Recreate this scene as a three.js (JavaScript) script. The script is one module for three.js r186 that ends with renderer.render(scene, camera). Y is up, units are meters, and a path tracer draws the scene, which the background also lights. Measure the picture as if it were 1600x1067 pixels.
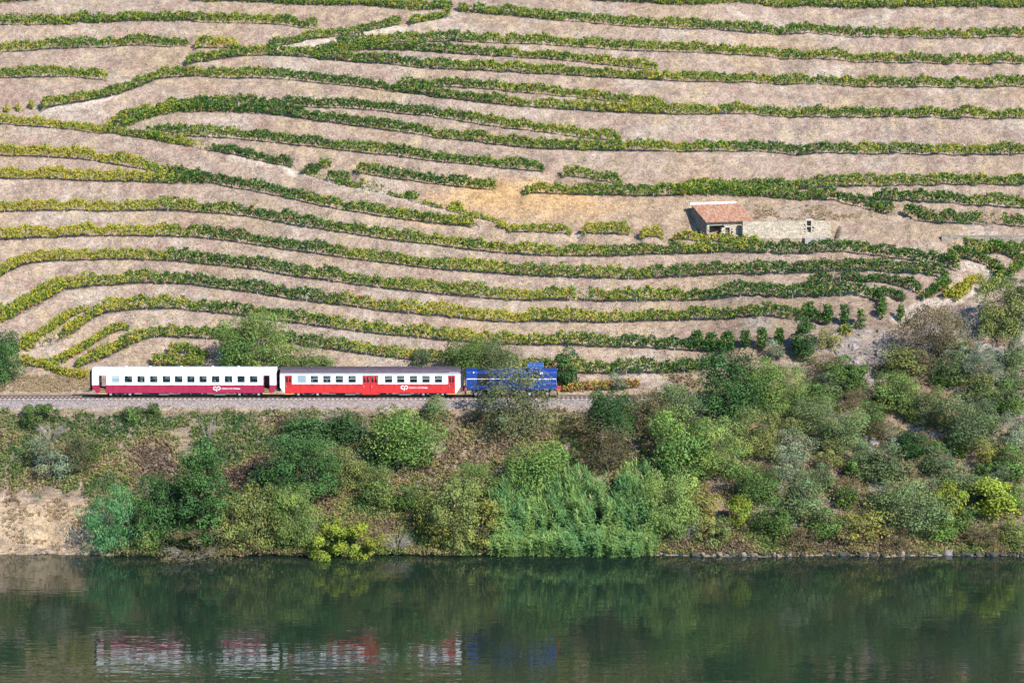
import * as THREE from 'three';
import { Sky } from 'three/addons/objects/Sky.js';
import { ImprovedNoise } from 'three/addons/math/ImprovedNoise.js';
import { RoundedBoxGeometry } from 'three/addons/geometries/RoundedBoxGeometry.js';
import { mergeGeometries, mergeVertices } from 'three/addons/utils/BufferGeometryUtils.js';
import { FontLoader } from 'three/addons/loaders/FontLoader.js';
import { TextGeometry } from 'three/addons/geometries/TextGeometry.js';

// ------------------------------------------------------------------ camera, sky, sun, exposure
const W = 1600, HPX = 1067, FOCAL = 4806;                 // picture size of the photograph and focal length in its pixels
const RAIL = 15.9, DIST = 396, DEP = 8.3 * Math.PI / 180; // rail height above the river, horizontal distance to the track, depression of the track
const PITCH = DEP - Math.atan((619 - HPX / 2) / FOCAL);
const CAMY = RAIL + DIST * Math.tan(DEP);
const scene = new THREE.Scene();
const camera = new THREE.PerspectiveCamera(2 * Math.atan(HPX / 2 / FOCAL) * 180 / Math.PI, W / HPX, 1, 3000);
camera.position.set(0, CAMY, DIST);
camera.lookAt(0, CAMY - 100 * Math.sin(PITCH), DIST - 100 * Math.cos(PITCH));
camera.updateMatrixWorld(true);
const SUN = new THREE.Vector3(0.47, 0.57, 0.66).normalize();
const sky = new Sky(); sky.name = 'sky'; sky.scale.setScalar(2500);
sky.userData.kind = 'structure';
sky.material.uniforms.sunPosition.value.copy(SUN);
sky.material.uniforms.turbidity.value = 3; sky.material.uniforms.rayleigh.value = 1.2;
sky.material.uniforms.mieCoefficient.value = 0.005; sky.material.uniforms.cloudCoverage.value = 0;
scene.add(sky);
scene.environmentIntensity = 0.2;
const sun = new THREE.DirectionalLight(new THREE.Color(1, 0.93, 0.84), 4.6);
sun.name = 'sun'; sun.position.copy(SUN).multiplyScalar(300); sun.castShadow = true;
Object.assign(sun.shadow.camera, { left: -130, right: 130, top: 130, bottom: -130, near: 10, far: 800 });
sun.shadow.mapSize.set(4096, 4096);
scene.add(sun);
const renderer = new THREE.WebGLRenderer({ antialias: true });
renderer.setSize(1024, 682); renderer.shadowMap.enabled = true;
renderer.toneMapping = THREE.LinearToneMapping; renderer.toneMappingExposure = 1.65;

// ------------------------------------------------------------------ helpers
function rng(seed) { let a = seed >>> 0; return () => { a = a + 0x6D2B79F5 | 0; let t = Math.imul(a ^ a >>> 15, 1 | a); t = t + Math.imul(t ^ t >>> 7, 61 | t) ^ t; return ((t ^ t >>> 14) >>> 0) / 4294967296; }; }
const perlin = new ImprovedNoise();
const N2 = (x, z, s = 0) => perlin.noise(x, z, s + 0.37);
const fbm = (x, z, s = 0, o = 4) => { let v = 0, a = 0.5; for (let i = 0; i < o; i++) { v += a * N2(x, z, s + i * 3.1); x *= 2.03; z *= 2.03; a *= 0.5; } return v; };
const clamp = (v, a = 0, b = 1) => Math.min(b, Math.max(a, v));
const lerp = (a, b, t) => a + (b - a) * t;
const sstep = (a, b, v) => { const t = clamp((v - a) / (b - a)); return t * t * (3 - 2 * t); };
const used = {};
function numbered(n) { const k = used[n] = (used[n] ?? -1) + 1; return k ? n + '_' + String(k).padStart(3, '0') : n; }
function shade(o) { o.castShadow = o.receiveShadow = true; return o; }
function mesh(name, geo, mat, parent) { const m = shade(new THREE.Mesh(geo, mat)); m.name = name; (parent || scene).add(m); return m; }
function thing(name, label, category, pos = [0, 0, 0], turn = 0, group) {
  const g = new THREE.Group(); g.name = numbered(name); g.position.set(...pos); g.rotation.y = turn;
  g.userData = { label, category }; if (group) g.userData.group = group; scene.add(g); return g;
}
function single(name, geo, mat, label, category, group) { const m = mesh(numbered(name), geo, mat); m.userData = { label, category }; if (group) m.userData.group = group; return m; }
function structure(name, geo, mat) { const m = mesh(numbered(name), geo, mat); m.userData.kind = 'structure'; return m; }
const box = (x0, x1, y0, y1, z0, z1) => new THREE.BoxGeometry(x1 - x0, y1 - y0, z1 - z0).translate((x0 + x1) / 2, (y0 + y1) / 2, (z0 + z1) / 2);
const rbox = (x0, x1, y0, y1, z0, z1, r = 0.05, s = 2) => new RoundedBoxGeometry(x1 - x0, y1 - y0, z1 - z0, s, r).translate((x0 + x1) / 2, (y0 + y1) / 2, (z0 + z1) / 2);
const bare = g => { const q = g.index ? g.toNonIndexed() : g; for (const k of Object.keys(q.attributes)) if (k !== 'position' && k !== 'normal') q.deleteAttribute(k); return q; };
const join = a => mergeGeometries(a.map(g => bare(g)));
const lin = (r, g, b) => new THREE.Color().setRGB(r, g, b);
function taper(p, q, r0, r1, n = 5) {          // a tapered limb from p to q
  const a = new THREE.Vector3(...p), b = new THREE.Vector3(...q), d = b.clone().sub(a), L = d.length();
  const g = new THREE.CylinderGeometry(r1, r0, L, n, 1, true).translate(0, L / 2, 0);
  g.applyQuaternion(new THREE.Quaternion().setFromUnitVectors(new THREE.Vector3(0, 1, 0), d.normalize()));
  return g.translate(...p);
}
const fwd = new THREE.Vector3(); camera.getWorldDirection(fwd);
function ray(px, py) { return new THREE.Vector3((px - W / 2) / FOCAL, (HPX / 2 - py) / FOCAL, -1).applyQuaternion(camera.quaternion); }
function hit(px, py, f, t0 = 300) {            // where the line of sight through a place in the photograph meets the ground f(x, z)
  const d = ray(px, py), c = camera.position; let a = t0, b = t0;
  const g = t => c.y + d.y * t - f(c.x + d.x * t, c.z + d.z * t);
  while (b < 700 && g(b) > 0) { a = b; b += 0.6; }
  for (let i = 0; i < 18; i++) { const m = (a + b) / 2; if (g(m) > 0) a = m; else b = m; }
  return new THREE.Vector3(c.x + d.x * a, c.y + d.y * a, c.z + d.z * a);
}
function onPlane(px, py, z) { const d = ray(px, py), t = (z - camera.position.z) / d.z; return camera.position.clone().addScaledVector(d, t); }
const metre = p => p.clone().sub(camera.position).dot(fwd) / FOCAL;   // metres that one pixel of the photograph spans at p

// tiling noise for the surface grain
function tileNoise(n, cells, seed) {
  const r = rng(seed), g = new Float32Array(cells * cells).map(() => r());
  const out = new Float32Array(n * n);
  for (let j = 0; j < n; j++) for (let i = 0; i < n; i++) {
    const u = i / n * cells, v = j / n * cells, a = u | 0, b = v | 0; let fx = u - a, fy = v - b;
    fx = fx * fx * (3 - 2 * fx); fy = fy * fy * (3 - 2 * fy);
    const a1 = (a + 1) % cells, b1 = (b + 1) % cells;
    out[j * n + i] = lerp(lerp(g[b * cells + a], g[b * cells + a1], fx), lerp(g[b1 * cells + a], g[b1 * cells + a1], fx), fy);
  }
  return out;
}
function sumNoise(n, list, seed) {
  const o = new Float32Array(n * n); let tot = 0;
  list.forEach(([c, w], k) => { const t = tileNoise(n, c, seed + k * 17); tot += w; for (let i = 0; i < o.length; i++) o[i] += t[i] * w; });
  for (let i = 0; i < o.length; i++) o[i] /= tot;
  return o;
}
function texture(n, fn, color, rx, ry) {
  const d = new Uint8Array(n * n * 4);
  for (let i = 0; i < n * n; i++) { const c = fn(i); d[i * 4] = clamp(c[0], 0, 255); d[i * 4 + 1] = clamp(c[1], 0, 255); d[i * 4 + 2] = clamp(c[2], 0, 255); d[i * 4 + 3] = 255; }
  const t = new THREE.DataTexture(d, n, n); t.wrapS = t.wrapT = THREE.RepeatWrapping; t.magFilter = t.minFilter = THREE.LinearFilter;
  if (color) t.colorSpace = THREE.SRGBColorSpace;
  t.repeat.set(rx, ry); t.needsUpdate = true; return t;
}

// ------------------------------------------------------------------ the lie of the land
const shoreZ = x => 25.6 + 0.9 * N2(x * 0.07, 3.1) + 0.7 * N2(x * 0.31, 7.7) + 0.5 * N2(x * 0.9, 2.2);
function profileMain(x, z) {
  const zs = shoreZ(x);
  if (z > zs) return -(z - zs) * 0.45;
  if (z > 5) {
    const t = (zs - z) / (zs - 5);
    let y = lerp(0.0, RAIL - 1.75, t);
    const wl = sstep(-47, -54, x);                       // the bare earth bank with its shelf
    if (wl > 0) {
      const yl = z > zs - 1.6 ? (zs - z) * 0.3 : z > zs - 5.5 ? lerp(0.48, 5.2, sstep(zs - 1.6, zs - 5.5, z)) : z > zs - 9.5 ? lerp(5.2, 6.6, (zs - 5.5 - z) / 4) : lerp(6.6, RAIL - 1.75, (zs - 9.5 - z) / (zs - 14.5));
      y = lerp(y, yl, wl);
    }
    return y;
  }
  if (z > 2.2) return lerp(RAIL - 0.62, RAIL - 1.75, (z - 2.2) / 2.8);
  if (z > -6) return RAIL - 0.62;
  const s = -6 - z;
  return RAIL - 0.62 + 0.6 * s - 0.35 * Math.sqrt(Math.min(s, 3));
}
function profileSpur(x, z) {
  const zs = shoreZ(x) + 0.3, s = zs - z;
  if (s < 0) return s * 0.45;
  return Math.min(s, 1.2) * 0.8 + Math.max(0, s - 1.2) * 0.53;
}
function base(x, z) {
  const b = sstep(19, 33, x + z * 0.12);
  let y = lerp(profileMain(x, z), profileSpur(x, z), b);
  if (z < -8) y += 1.0 * N2(x * 0.017, z * 0.02, 5) * sstep(-8, -20, z);
  return y;
}
// ------------------------------------------------------------------ the vine rows, traced where they stand on the slope
// each: line of feet through the photograph, label, options
const ROWS = [
  [[[-30,5],[0,6],[40,3],[80,-2]], 'short stretch of yellow-green vines at the upper corner above the path'],
  [[[300,3],[390,4],[456,8],[512,10],[570,10],[600,13],[640,17],[690,16],[706,16]], 'topmost vine row left of the gap where the pale track climbs out of view'],
  [[[717,19],[760,23],[800,26],[856,32],[912,35],[970,41],[1025,44],[1067,46],[1110,46],[1165,52],[1200,53],[1285,55],[1370,58],[1480,59],[1640,60]], 'ragged vine row with tall tufts, second from the top on the right half'],
  [[[870,-3],[930,2],[1000,5],[1100,8],[1200,11],[1310,13.5],[1400,14],[1640,14]], 'uppermost vine row along the top edge of the right half'],
  [[[-40,42],[0,40],[60,40],[100,39],[140,37],[180,36],[230,34],[280,34],[325,36],[365,37],[400,37],[440,39],[466,44],[496,45]], 'upper left vine row ending at the orange vines by the climbing track'],
  [[[420,71],[456,69],[485,62],[518,58],[552,53],[580,47.5],[608,42],[625,37]], 'slanting thin vine row beside the pale climbing track near the top', { h: 1.2 }],
  [[[640,38],[665,34],[703,26]], 'last few sparse vines where the pale track leaves at the top', { h: 1.15, gap: 0.35 }],
  [[[-40,84],[0,82],[42,80.5],[84,77],[127,75],[170,75],[200,72],[230,72],[267,74],[293,72]], 'green vine row second down the left edge, ending in mid slope'],
  [[[305,75],[330,75.5],[371,75]], 'short patchy orange and yellow end of the second row at the left edge', { gap: 0.3, y: 0.8 }],
  [[[-40,125],[0,123],[42,122],[84,121],[120,121],[140,124],[166,126]], 'short yellow and orange vine row, third down the left edge'],
  [[[290,101],[312,98],[337,94],[366,90],[400,87],[442,88],[480,90],[500,94],[530,96],[570,99],[600,101],[640,105],[667,108],[723,110],[765,112],[800,114],[830,116],[884,118],[940,122],[997,124.5],[1053,127],[1081,129],[1137,130],[1200,131.5],[1312,134],[1397,137],[1481,138],[1640,138.5]], 'long vine row sweeping from the hooked end above the long diagonal to the right edge'],
  [[[490,81],[540,80],[597,79],[640,80],[680,82.5],[723,86],[765,88],[800,90],[856,93],[890,96],[926,100],[968,104.5],[1010,109],[1027,110]], 'thin vine row wedged between two longer rows high in the middle', { h: 1.35 }],
  [[[525,72],[600,67],[680,66],[740,66.5],[800,69],[856,71],[912,74.5],[968,79],[1050,82],[1110,84],[1165,87],[1200,89],[1256,93],[1312,95.5],[1370,98],[1450,99.5],[1510,101],[1640,101.5]], 'neat vine row third from the top on the right half'],
  [[[63,170],[107,163],[146,156],[174,150],[211,138],[239,126.5],[267,122],[309,120.5],[351,123],[400,123],[456,126],[493,130],[526,133.5],[569,137],[597,142],[625,146],[653,148.5],[681,153],[723,157.5],[765,162.5],[800,166],[856,170],[912,174],[968,177],[1025,179],[1081,180],[1200,181.5],[1285,183],[1340,184],[1425,185],[1481,186.5],[1640,187.5]], 'longest vine row, climbing diagonally from the left then level to the right edge'],
  [[[620,134],[670,136.5],[723,138],[765,140],[800,144],[856,149],[912,154],[955,159],[997,163],[1035,166]], 'pale green vine row tapering out above the longest row', { h: 1.35 }],
  [[[190,201],[219,191],[253,181],[281,177],[337,176.5],[400,178],[456,184],[512,192.5],[569,199.5],[625,207.5],[653,211],[681,216],[737,222],[800,230],[856,234],[912,235.5],[969,236.5],[1025,237],[1081,238],[1200,239.5],[1256,242],[1340,242],[1397,240.5],[1481,243],[1640,244.5]], 'vine row from the double blunt end at left, dark green in its right part'],
  [[[167,198],[190,190],[215,182],[253,173],[300,168],[350,166],[400,166.5],[460,167.5],[504,169],[570,172],[625,178.5],[681,184],[723,191],[765,197.5],[800,202],[856,208.5],[912,216],[970,221]], 'upper twin of the vine row with the double blunt end, tapering out mid slope'],
  [[[-40,194],[0,195],[56,199],[120,204],[140,208],[174,210],[208,215],[245,221],[270,225],[309,233],[365,243],[400,251],[428,257],[456,262]], 'vine row running down along the pale earth track from the left edge', { h: 1.3 }],
  [[[228,212],[267,212],[304,215],[351,217],[400,221],[456,227],[512,233],[569,240],[625,246],[681,253],[737,258],[785,264],[800,265],[850,269]], 'vine row just above the pale earth track, left of the ochre cutting'],
  [[[880,274],[926,281],[972,288]], 'short detached vine row above and right of the ochre cutting', { h: 1.3 }],
  [[[557,270],[597,278],[639,283],[681,289],[737,295],[775,298]], 'short dark green vine row ending at the ochre cutting'],
  [[[512,281],[530,283],[546,285]], 'small clump of vines standing on the pale earth track', { h: 1.3 }],
  [[[563,290],[582,294],[603,299]], 'thin yellow vines lining the pale earth track below the clump', { h: 1.0, gap: 0.25, y: 0.7 }],
  [[[470,269],[512,285],[563,296],[603,304],[640,314],[700,329],[740,339],[790,353]], 'line of tiny sparse young vines along the lower edge of the pale track', { h: 0.6, gap: 0.55, y: 0.4 }],
  [[[820,302],[870,304],[940,306],[1020,307.5],[1100,307],[1200,309],[1284,313],[1326,321],[1355,328],[1395,337]], 'vine row above the stone hut, sloping down at its right end'],
  [[[1060,297],[1150,298],[1200,296],[1285,294],[1370,293],[1450,292],[1640,291.5]], 'uppermost vine row of the fan right of and above the stone hut'],
  [[[1365,312],[1420,315],[1467,318],[1537,322],[1640,327]], 'middle vine row of the fan above the low wall at the right edge'],
  [[[1415,337],[1440,347],[1460,350],[1490,349.5],[1540,352],[1640,359]], 'lowest bushy vine row of the fan above the low wall at the right edge', { gap: 0.1 }],
  [[[-40,245],[0,245],[42,245],[84,247],[127,250],[155,254],[183,259],[225,266],[245,269],[290,278],[330,287],[365,295],[400,301],[442,309],[512,325],[541,330],[597,339],[653,347],[695,352],[740,355]], 'long vine row falling from the left edge towards the ochre cutting'],
  [[[-40,280],[0,280],[84,281],[140,284],[197,285],[253,287],[322,289]], 'yellow vine row at the left edge merging into the long falling row'],
  [[[795,362],[840,364],[893,366]], 'short vine row under the ochre cutting, starting by the path', { h: 1.2 }],
  [[[910,366],[945,367],[985,368]], 'short separate block of vines midway between ochre cutting and hut', { h: 1.35 }],
  [[[1001,370],[1018,371],[1037,371]], 'tiny block of vines between two tall posts left of the hut', { h: 1.3 }],
  [[[1052,372],[1075,375],[1100,377],[1150,380],[1194,380]], 'short yellow vine row right in front of the stone hut', { h: 0.95 }],
  [[[-40,333],[0,332],[70,330],[112,330],[169,331],[239,330],[295,332],[337,335],[400,342],[456,353],[512,361],[569,370],[625,378],[667,382.5],[723,390],[800,398],[856,401],[926,402],[969,401],[1039,398.5],[1109,396.5],[1200,395.5],[1284,396],[1340,398.5],[1400,405],[1440,409],[1470,415],[1500,425]], 'seventh vine row counted up from the train, passing below the hut'],
  [[[-40,378],[0,376],[56,373.5],[98,371.5],[169,370],[239,370],[267,371.5],[323,374],[365,379.5],[400,384],[442,391],[512,400.5],[555,407],[611,413],[681,422],[737,426],[800,430.5],[856,433.5],[926,436],[997,437],[1053,434.5],[1109,431.5],[1200,429],[1270,428],[1312,425.5],[1368,425.5],[1425,429],[1460,432],[1480,440],[1478,450],[1465,459],[1450,466],[1440,472]], 'sixth vine row up from the train, hooking back at its right end'],
  [[[-20,444],[0,432],[28,417.5],[56,411.5],[84,409],[140,407.5],[197,407],[253,408.5],[295,412],[337,416],[400,423],[442,431],[498,438.5],[555,446],[611,453],[681,460.5],[737,465.5],[800,470],[884,470.5],[940,472.5],[997,472],[1067,470.5],[1123,468.5],[1200,466],[1256,465],[1312,464],[1355,466],[1372,473],[1380,486],[1377,502]], 'fifth vine row up from the train, curling down at its right end'],
  [[[1262,449],[1310,443],[1350,441.5],[1390,445],[1420,451],[1440,459]], 'dark green vine row inside the bend at the right of the terraces', { h: 1.3 }],
  [[[1372,462],[1400,466],[1412,475]], 'few dark vines standing inside the hooked row at right', { h: 1.2 }],
  [[[-20,512],[0,504],[28,492.5],[56,478],[84,463],[112,453],[155,448],[197,445.5],[253,444],[295,446.5],[337,452],[400,459],[442,467],[512,476],[569,483],[625,490],[681,495],[737,500.5],[800,505],[856,504],[940,505.5],[997,504],[1067,501.5],[1109,500.5],[1165,499.5],[1200,499.5],[1242,502],[1265,504],[1300,511]], 'fourth vine row up from the train'],
  [[[-20,500],[0,490],[28,479.5],[51,466],[73,454],[98,446]], 'second strand beside the yellow left end of the fourth row', { h: 1.2 }],
  [[[28,551],[56,545],[84,537.5],[112,522],[132,507],[155,494.5],[183,488],[211,485],[239,484.5],[267,484],[309,487.5],[365,494],[400,498],[442,504.5],[498,511.5],[555,519],[625,526.5],[681,532],[737,536.5],[800,540],[884,541.5],[940,543.5],[997,545],[1053,547.5],[1095,550.5],[1146,554]], 'third vine row up from the train'],
  [[[34,540],[70,522.5],[93,508],[112,494.5],[138,483]], 'upper strand beside the waving left end of the third row', { h: 1.2 }],
  [[[118,575],[146,566],[169,557],[197,542.5],[225,531],[253,527],[281,528.5],[323,530.5],[365,532],[420,535],[470,540.5],[526,549],[583,556.5],[639,564],[681,568],[760,575],[840,580],[898,584.5],[955,585.5],[1025,584.5],[1081,581.5],[1118,577]], 'second vine row up from the train, reappearing behind the locomotive'],
  [[[67,575],[96,567.5],[124,551],[146,537],[169,523],[200,513.5]], 'upper strand beside the waving left end of the second row', { h: 1.15 }],
  [[[31,571],[70,577],[96,588],[137,594]], 'lowest short vine row at the left, running down to the carriage end', { h: 1.2, y: 0.3 }],
  [[[264,550],[295,555],[325,562]], 'small upper wedge of dark vines behind the white-roofed carriage', { h: 1.2 }],
  [[[237,573],[275,575],[318,578]], 'small lower wedge of green vines just above the white carriage roof', { h: 1.6 }],
  [[[880,612],[925,611],[1000,606]], 'low orange and red vine row beside the track in front of the locomotive', { h: 1.0, y: 0.9, red: 0.6 }],
  [[[1481,403],[1503,405],[1529,411],[1548,419],[1562,429],[1568,440],[1560,450],[1545,458],[1535,463]], 'dark bending vine row with a yellow tail at the right edge'],
  [[[1506,391],[1532,397],[1551,397],[1568,399],[1585,405],[1597,412],[1600,418],[1590,427],[1577,437]], 'outermost bending vine row beside the right edge'],
  [[[1534,439],[1503,454],[1475,470]], 'straight yellow vine row pointing down towards the rocky slope', { h: 1.1, y: 1 }],
  [[[1517,456],[1493,473]], 'shortest yellow vine row beside the straight yellow one', { h: 0.9, y: 1 }],
  [[[1545,389],[1575,390],[1640,393]], 'short dark vine row tucked under the low wall at the right edge', { h: 1.1 }],
];
for (const r of ROWS) {                        // feet of the row on the slope
  const pts = r[0].map(([x, y]) => hit(x, y, base));
  const c = new THREE.CatmullRomCurve3(pts, false, 'centripetal');
  const n = Math.max(4, Math.ceil(c.getLength() / 0.6));
  r.line = c.getSpacedPoints(n);
  const cp = new THREE.CatmullRomCurve3(r[0].map(([x, y]) => new THREE.Vector3(x, y, 0)), false, 'centripetal');
  r.px = cp.getSpacedPoints(n);
}
const inFront = hit(1150, 378, base);          // the ledge in front of the hut

// ------------------------------------------------------------------ ground: a height grid with a bench behind each row and a bank below it
const GX0 = -104, GX1 = 104, GZ0 = -118, GZ1 = 34, SX = 0.5, SZ = 0.32;
const NX = Math.round((GX1 - GX0) / SX) + 1, NZ = Math.round((GZ1 - GZ0) / SZ) + 1;
const hutA = hit(1105, 368, base), hutB = hit(1300, 374, base);
const HUT = { phi: 0.36, w: 6.7, d: 5.0 };
HUT.cx = hutA.x + HUT.w * Math.cos(HUT.phi); HUT.cz = hutA.z - HUT.w * Math.sin(HUT.phi);
const WALL = { x0: HUT.cx - 1.2, x1: hutB.x + 0.2, z0: hutA.z - 0.3, z1: hutA.z - 1.3, y: hutA.y - 0.45 };
const footLine = x => x < WALL.x0 ? hutA.z - Math.max(0, x - hutA.x) * Math.tan(HUT.phi) : lerp(WALL.z0, WALL.z1, clamp((x - WALL.x0) / (WALL.x1 - WALL.x0)));
const track = [[360, 247], [400, 255], [462, 268], [515, 284], [569, 296], [653, 317], [695, 328], [737, 338], [800, 350], [870, 358], [960, 366]].map(q => hit(...q, base)), trackUp = [[50, 178], [110, 167], [180, 153]].map(q => hit(...q, base)), trackTop = [[425, 76], [520, 63], [600, 48], [650, 38], [700, 24], [760, 6]].map(q => hit(...q, base)), trackEnd = [[1400, 500], [1440, 478], [1500, 468], [1540, 445], [1545, 425], [1520, 412], [1500, 415]].map(q => hit(...q, base));
const nearLine = (L, x, z) => { let m = 1e9; for (let k = 0; k + 1 < L.length; k++) { const a = L[k], b = L[k + 1], dx = b.x - a.x, dz = b.z - a.z, t = clamp(((x - a.x) * dx + (z - a.z) * dz) / (dx * dx + dz * dz)); m = Math.min(m, Math.hypot(x - a.x - dx * t, z - a.z - dz * t)); } return m; };
const grid = new Float32Array(NX * NZ), rocky = new Float32Array(NX * NZ);
{
  const off = new Float32Array(NX * NZ);
  for (let i = 0; i < NX; i++) {
    const x = GX0 + i * SX; let zs = [];
    for (const r of ROWS) { const L = r.line; for (let k = 0; k + 1 < L.length; k++) { const a = L[k], b = L[k + 1]; if ((a.x - x) * (b.x - x) <= 0 && a.x !== b.x) { const t = (x - a.x) / (b.x - a.x); zs.push(lerp(a.z, b.z, t)); } } }
    zs.sort((a, b) => b - a); zs = zs.filter((z, k) => !k || zs[k - 1] - z > 0.35);
    const ys = zs.map(z => base(x, z));
    for (let j = 0; j < NZ; j++) {
      const z = GZ0 + j * SZ; let k = -1;
      while (k + 1 < zs.length && zs[k + 1] >= z) k++;
      if (k < 0 || k + 1 >= zs.length) {         // before the first row or behind the last one
        if (k < 0 && zs.length && z - zs[0] < 0.55 && z - zs[0] > 0) off[j * NX + i] = (ys[0] - base(x, z)) ;
        continue;
      }
      const gap = zs[k] - zs[k + 1], s = zs[k] - z; if (gap < 1.7) continue;
      const bw = Math.min(2.1, gap * 0.42), lip = Math.min(0.55, gap * 0.12);
      const dy = ys[k + 1] - ys[k];
      const y = s < bw ? ys[k] + 0.05 * s : s > gap - lip ? ys[k + 1] : lerp(ys[k] + 0.05 * bw, ys[k + 1], (s - bw) / (gap - lip - bw));
      off[j * NX + i] = y - (ys[k] + dy * s / gap);
    }
  }
  for (let pass = 0; pass < 2; pass++) for (let j = 0; j < NZ; j++) { let prev = off[j * NX]; for (let i = 1; i + 1 < NX; i++) { const o = off[j * NX + i], v = prev * 0.25 + o * 0.5 + off[j * NX + i + 1] * 0.25; prev = o; off[j * NX + i] = v; } }
  for (let j = 0; j < NZ; j++) for (let i = 0; i < NX; i++) {
    const x = GX0 + i * SX, z = GZ0 + j * SZ, id = j * NX + i;
    let y = base(x, z) + off[id];
    const hill = z < -6.5 ? 1 : 0, bank = z > 5.5 ? 1 : 0, spur = sstep(21, 31, x + z * 0.12) * sstep(-27, -21, z - (x - 40) * 0.28);
    if (hill) y += 0.13 * fbm(x * 0.55, z * 0.55, 1, 3) + 0.09 * N2(x * 1.9, z * 1.9, 9) + 0.13 * N2(x * 1.6 + 3 * N2(x * 0.2, z * 0.2, 4), z * 0.35, 19);
    if (bank || spur) {
      const w = Math.max(bank, spur);
      y += w * (0.5 * fbm(x * 0.22, z * 0.22, 11, 4) + 0.12 * N2(x * 1.7, z * 1.7, 3));
      const rk = spur * sstep(-0.05, 0.22, fbm(x * 0.09 + 5, z * 0.13, 21, 3));
      rocky[id] = Math.max(rk, 0);
      y += spur * (0.35 + rk) * 0.9 * Math.abs(N2(x * 0.6 + 0.3 * z, z * 0.6, 41)) ;
    }
    // the levelled ground of the hut and the fill behind its long wall
    if (x > hutA.x - 1.4 && x < WALL.x1 + 0.8) {
      const zl = footLine(x), yl = x < WALL.x0 - 0.4 ? hutA.y : WALL.y;
      if (z > zl - 0.4 && z < zl + 2.8) y = Math.min(y, yl + 0.05 * N2(x, z));
      if (x > HUT.cx + 0.3 && x < WALL.x1 && z < zl - 0.5 && z > zl - 6) y = Math.max(y, WALL.y + 2.35 + 0.1 * N2(x, z));
    }
    if (x < -48 && z > 12 && y > 0.3) y += sstep(-48, -54, x) * (0.5 * N2(x * 0.8, z * 0.8, 61) + 0.25 * Math.abs(N2(x * 1.9, z * 0.9, 63)));
    grid[id] = y;
  }
}
function ground(x, z) {
  const u = clamp((x - GX0) / SX, 0, NX - 1.001), v = clamp((z - GZ0) / SZ, 0, NZ - 1.001), i = u | 0, j = v | 0, a = u - i, b = v - j, k = j * NX + i;
  return lerp(lerp(grid[k], grid[k + 1], a), lerp(grid[k + NX], grid[k + NX + 1], a), b);
}
const realShore = x => { let z = 31; while (z > 18 && ground(x, z) < 0.04) z -= 0.1; return z; };
const toPx = p => { const q = p.clone().project(camera); return [(q.x * 0.5 + 0.5) * W, (0.5 - q.y * 0.5) * HPX]; };
const gauss = (px, py, cx, cy, sx, sy) => Math.exp(-(((px - cx) / sx) ** 2 + ((py - cy) / sy) ** 2) / 2);
const earthGrain = sumNoise(1024, [[16, 1.2], [48, 1.2], [110, 1.4], [230, 1.5], [480, 1.2]], 5);
const earthSpots = sumNoise(1024, [[90, 1], [210, 1.3]], 77), earthPale = sumNoise(1024, [[60, 1], [160, 1.4]], 177);
const earthTone = i => { const v = 0.86 + 0.42 * (earthGrain[i] - 0.5) * 2.0, d = earthSpots[i] > 0.74 ? -0.17 : 0, w = earthPale[i] > 0.74 ? 0.1 : 0; return (v + d + w) * 255; };
const earthMap = texture(1024, i => { const t = earthTone(i), w = earthPale[i] - 0.5; return [t, t * (0.985 - 0.05 * w), t * (0.97 - 0.12 * w)]; }, true, 1 / 19, 1 / 19);
const earthBump = texture(1024, i => { const v = earthGrain[i] * 255 + (earthSpots[i] > 0.7 ? 40 : 0); return [v, v, v]; }, false, 1 / 19, 1 / 19);
const earthMat = new THREE.MeshStandardMaterial({ vertexColors: true, map: earthMap, bumpMap: earthBump, bumpScale: 0.15, roughness: 1 });
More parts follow.
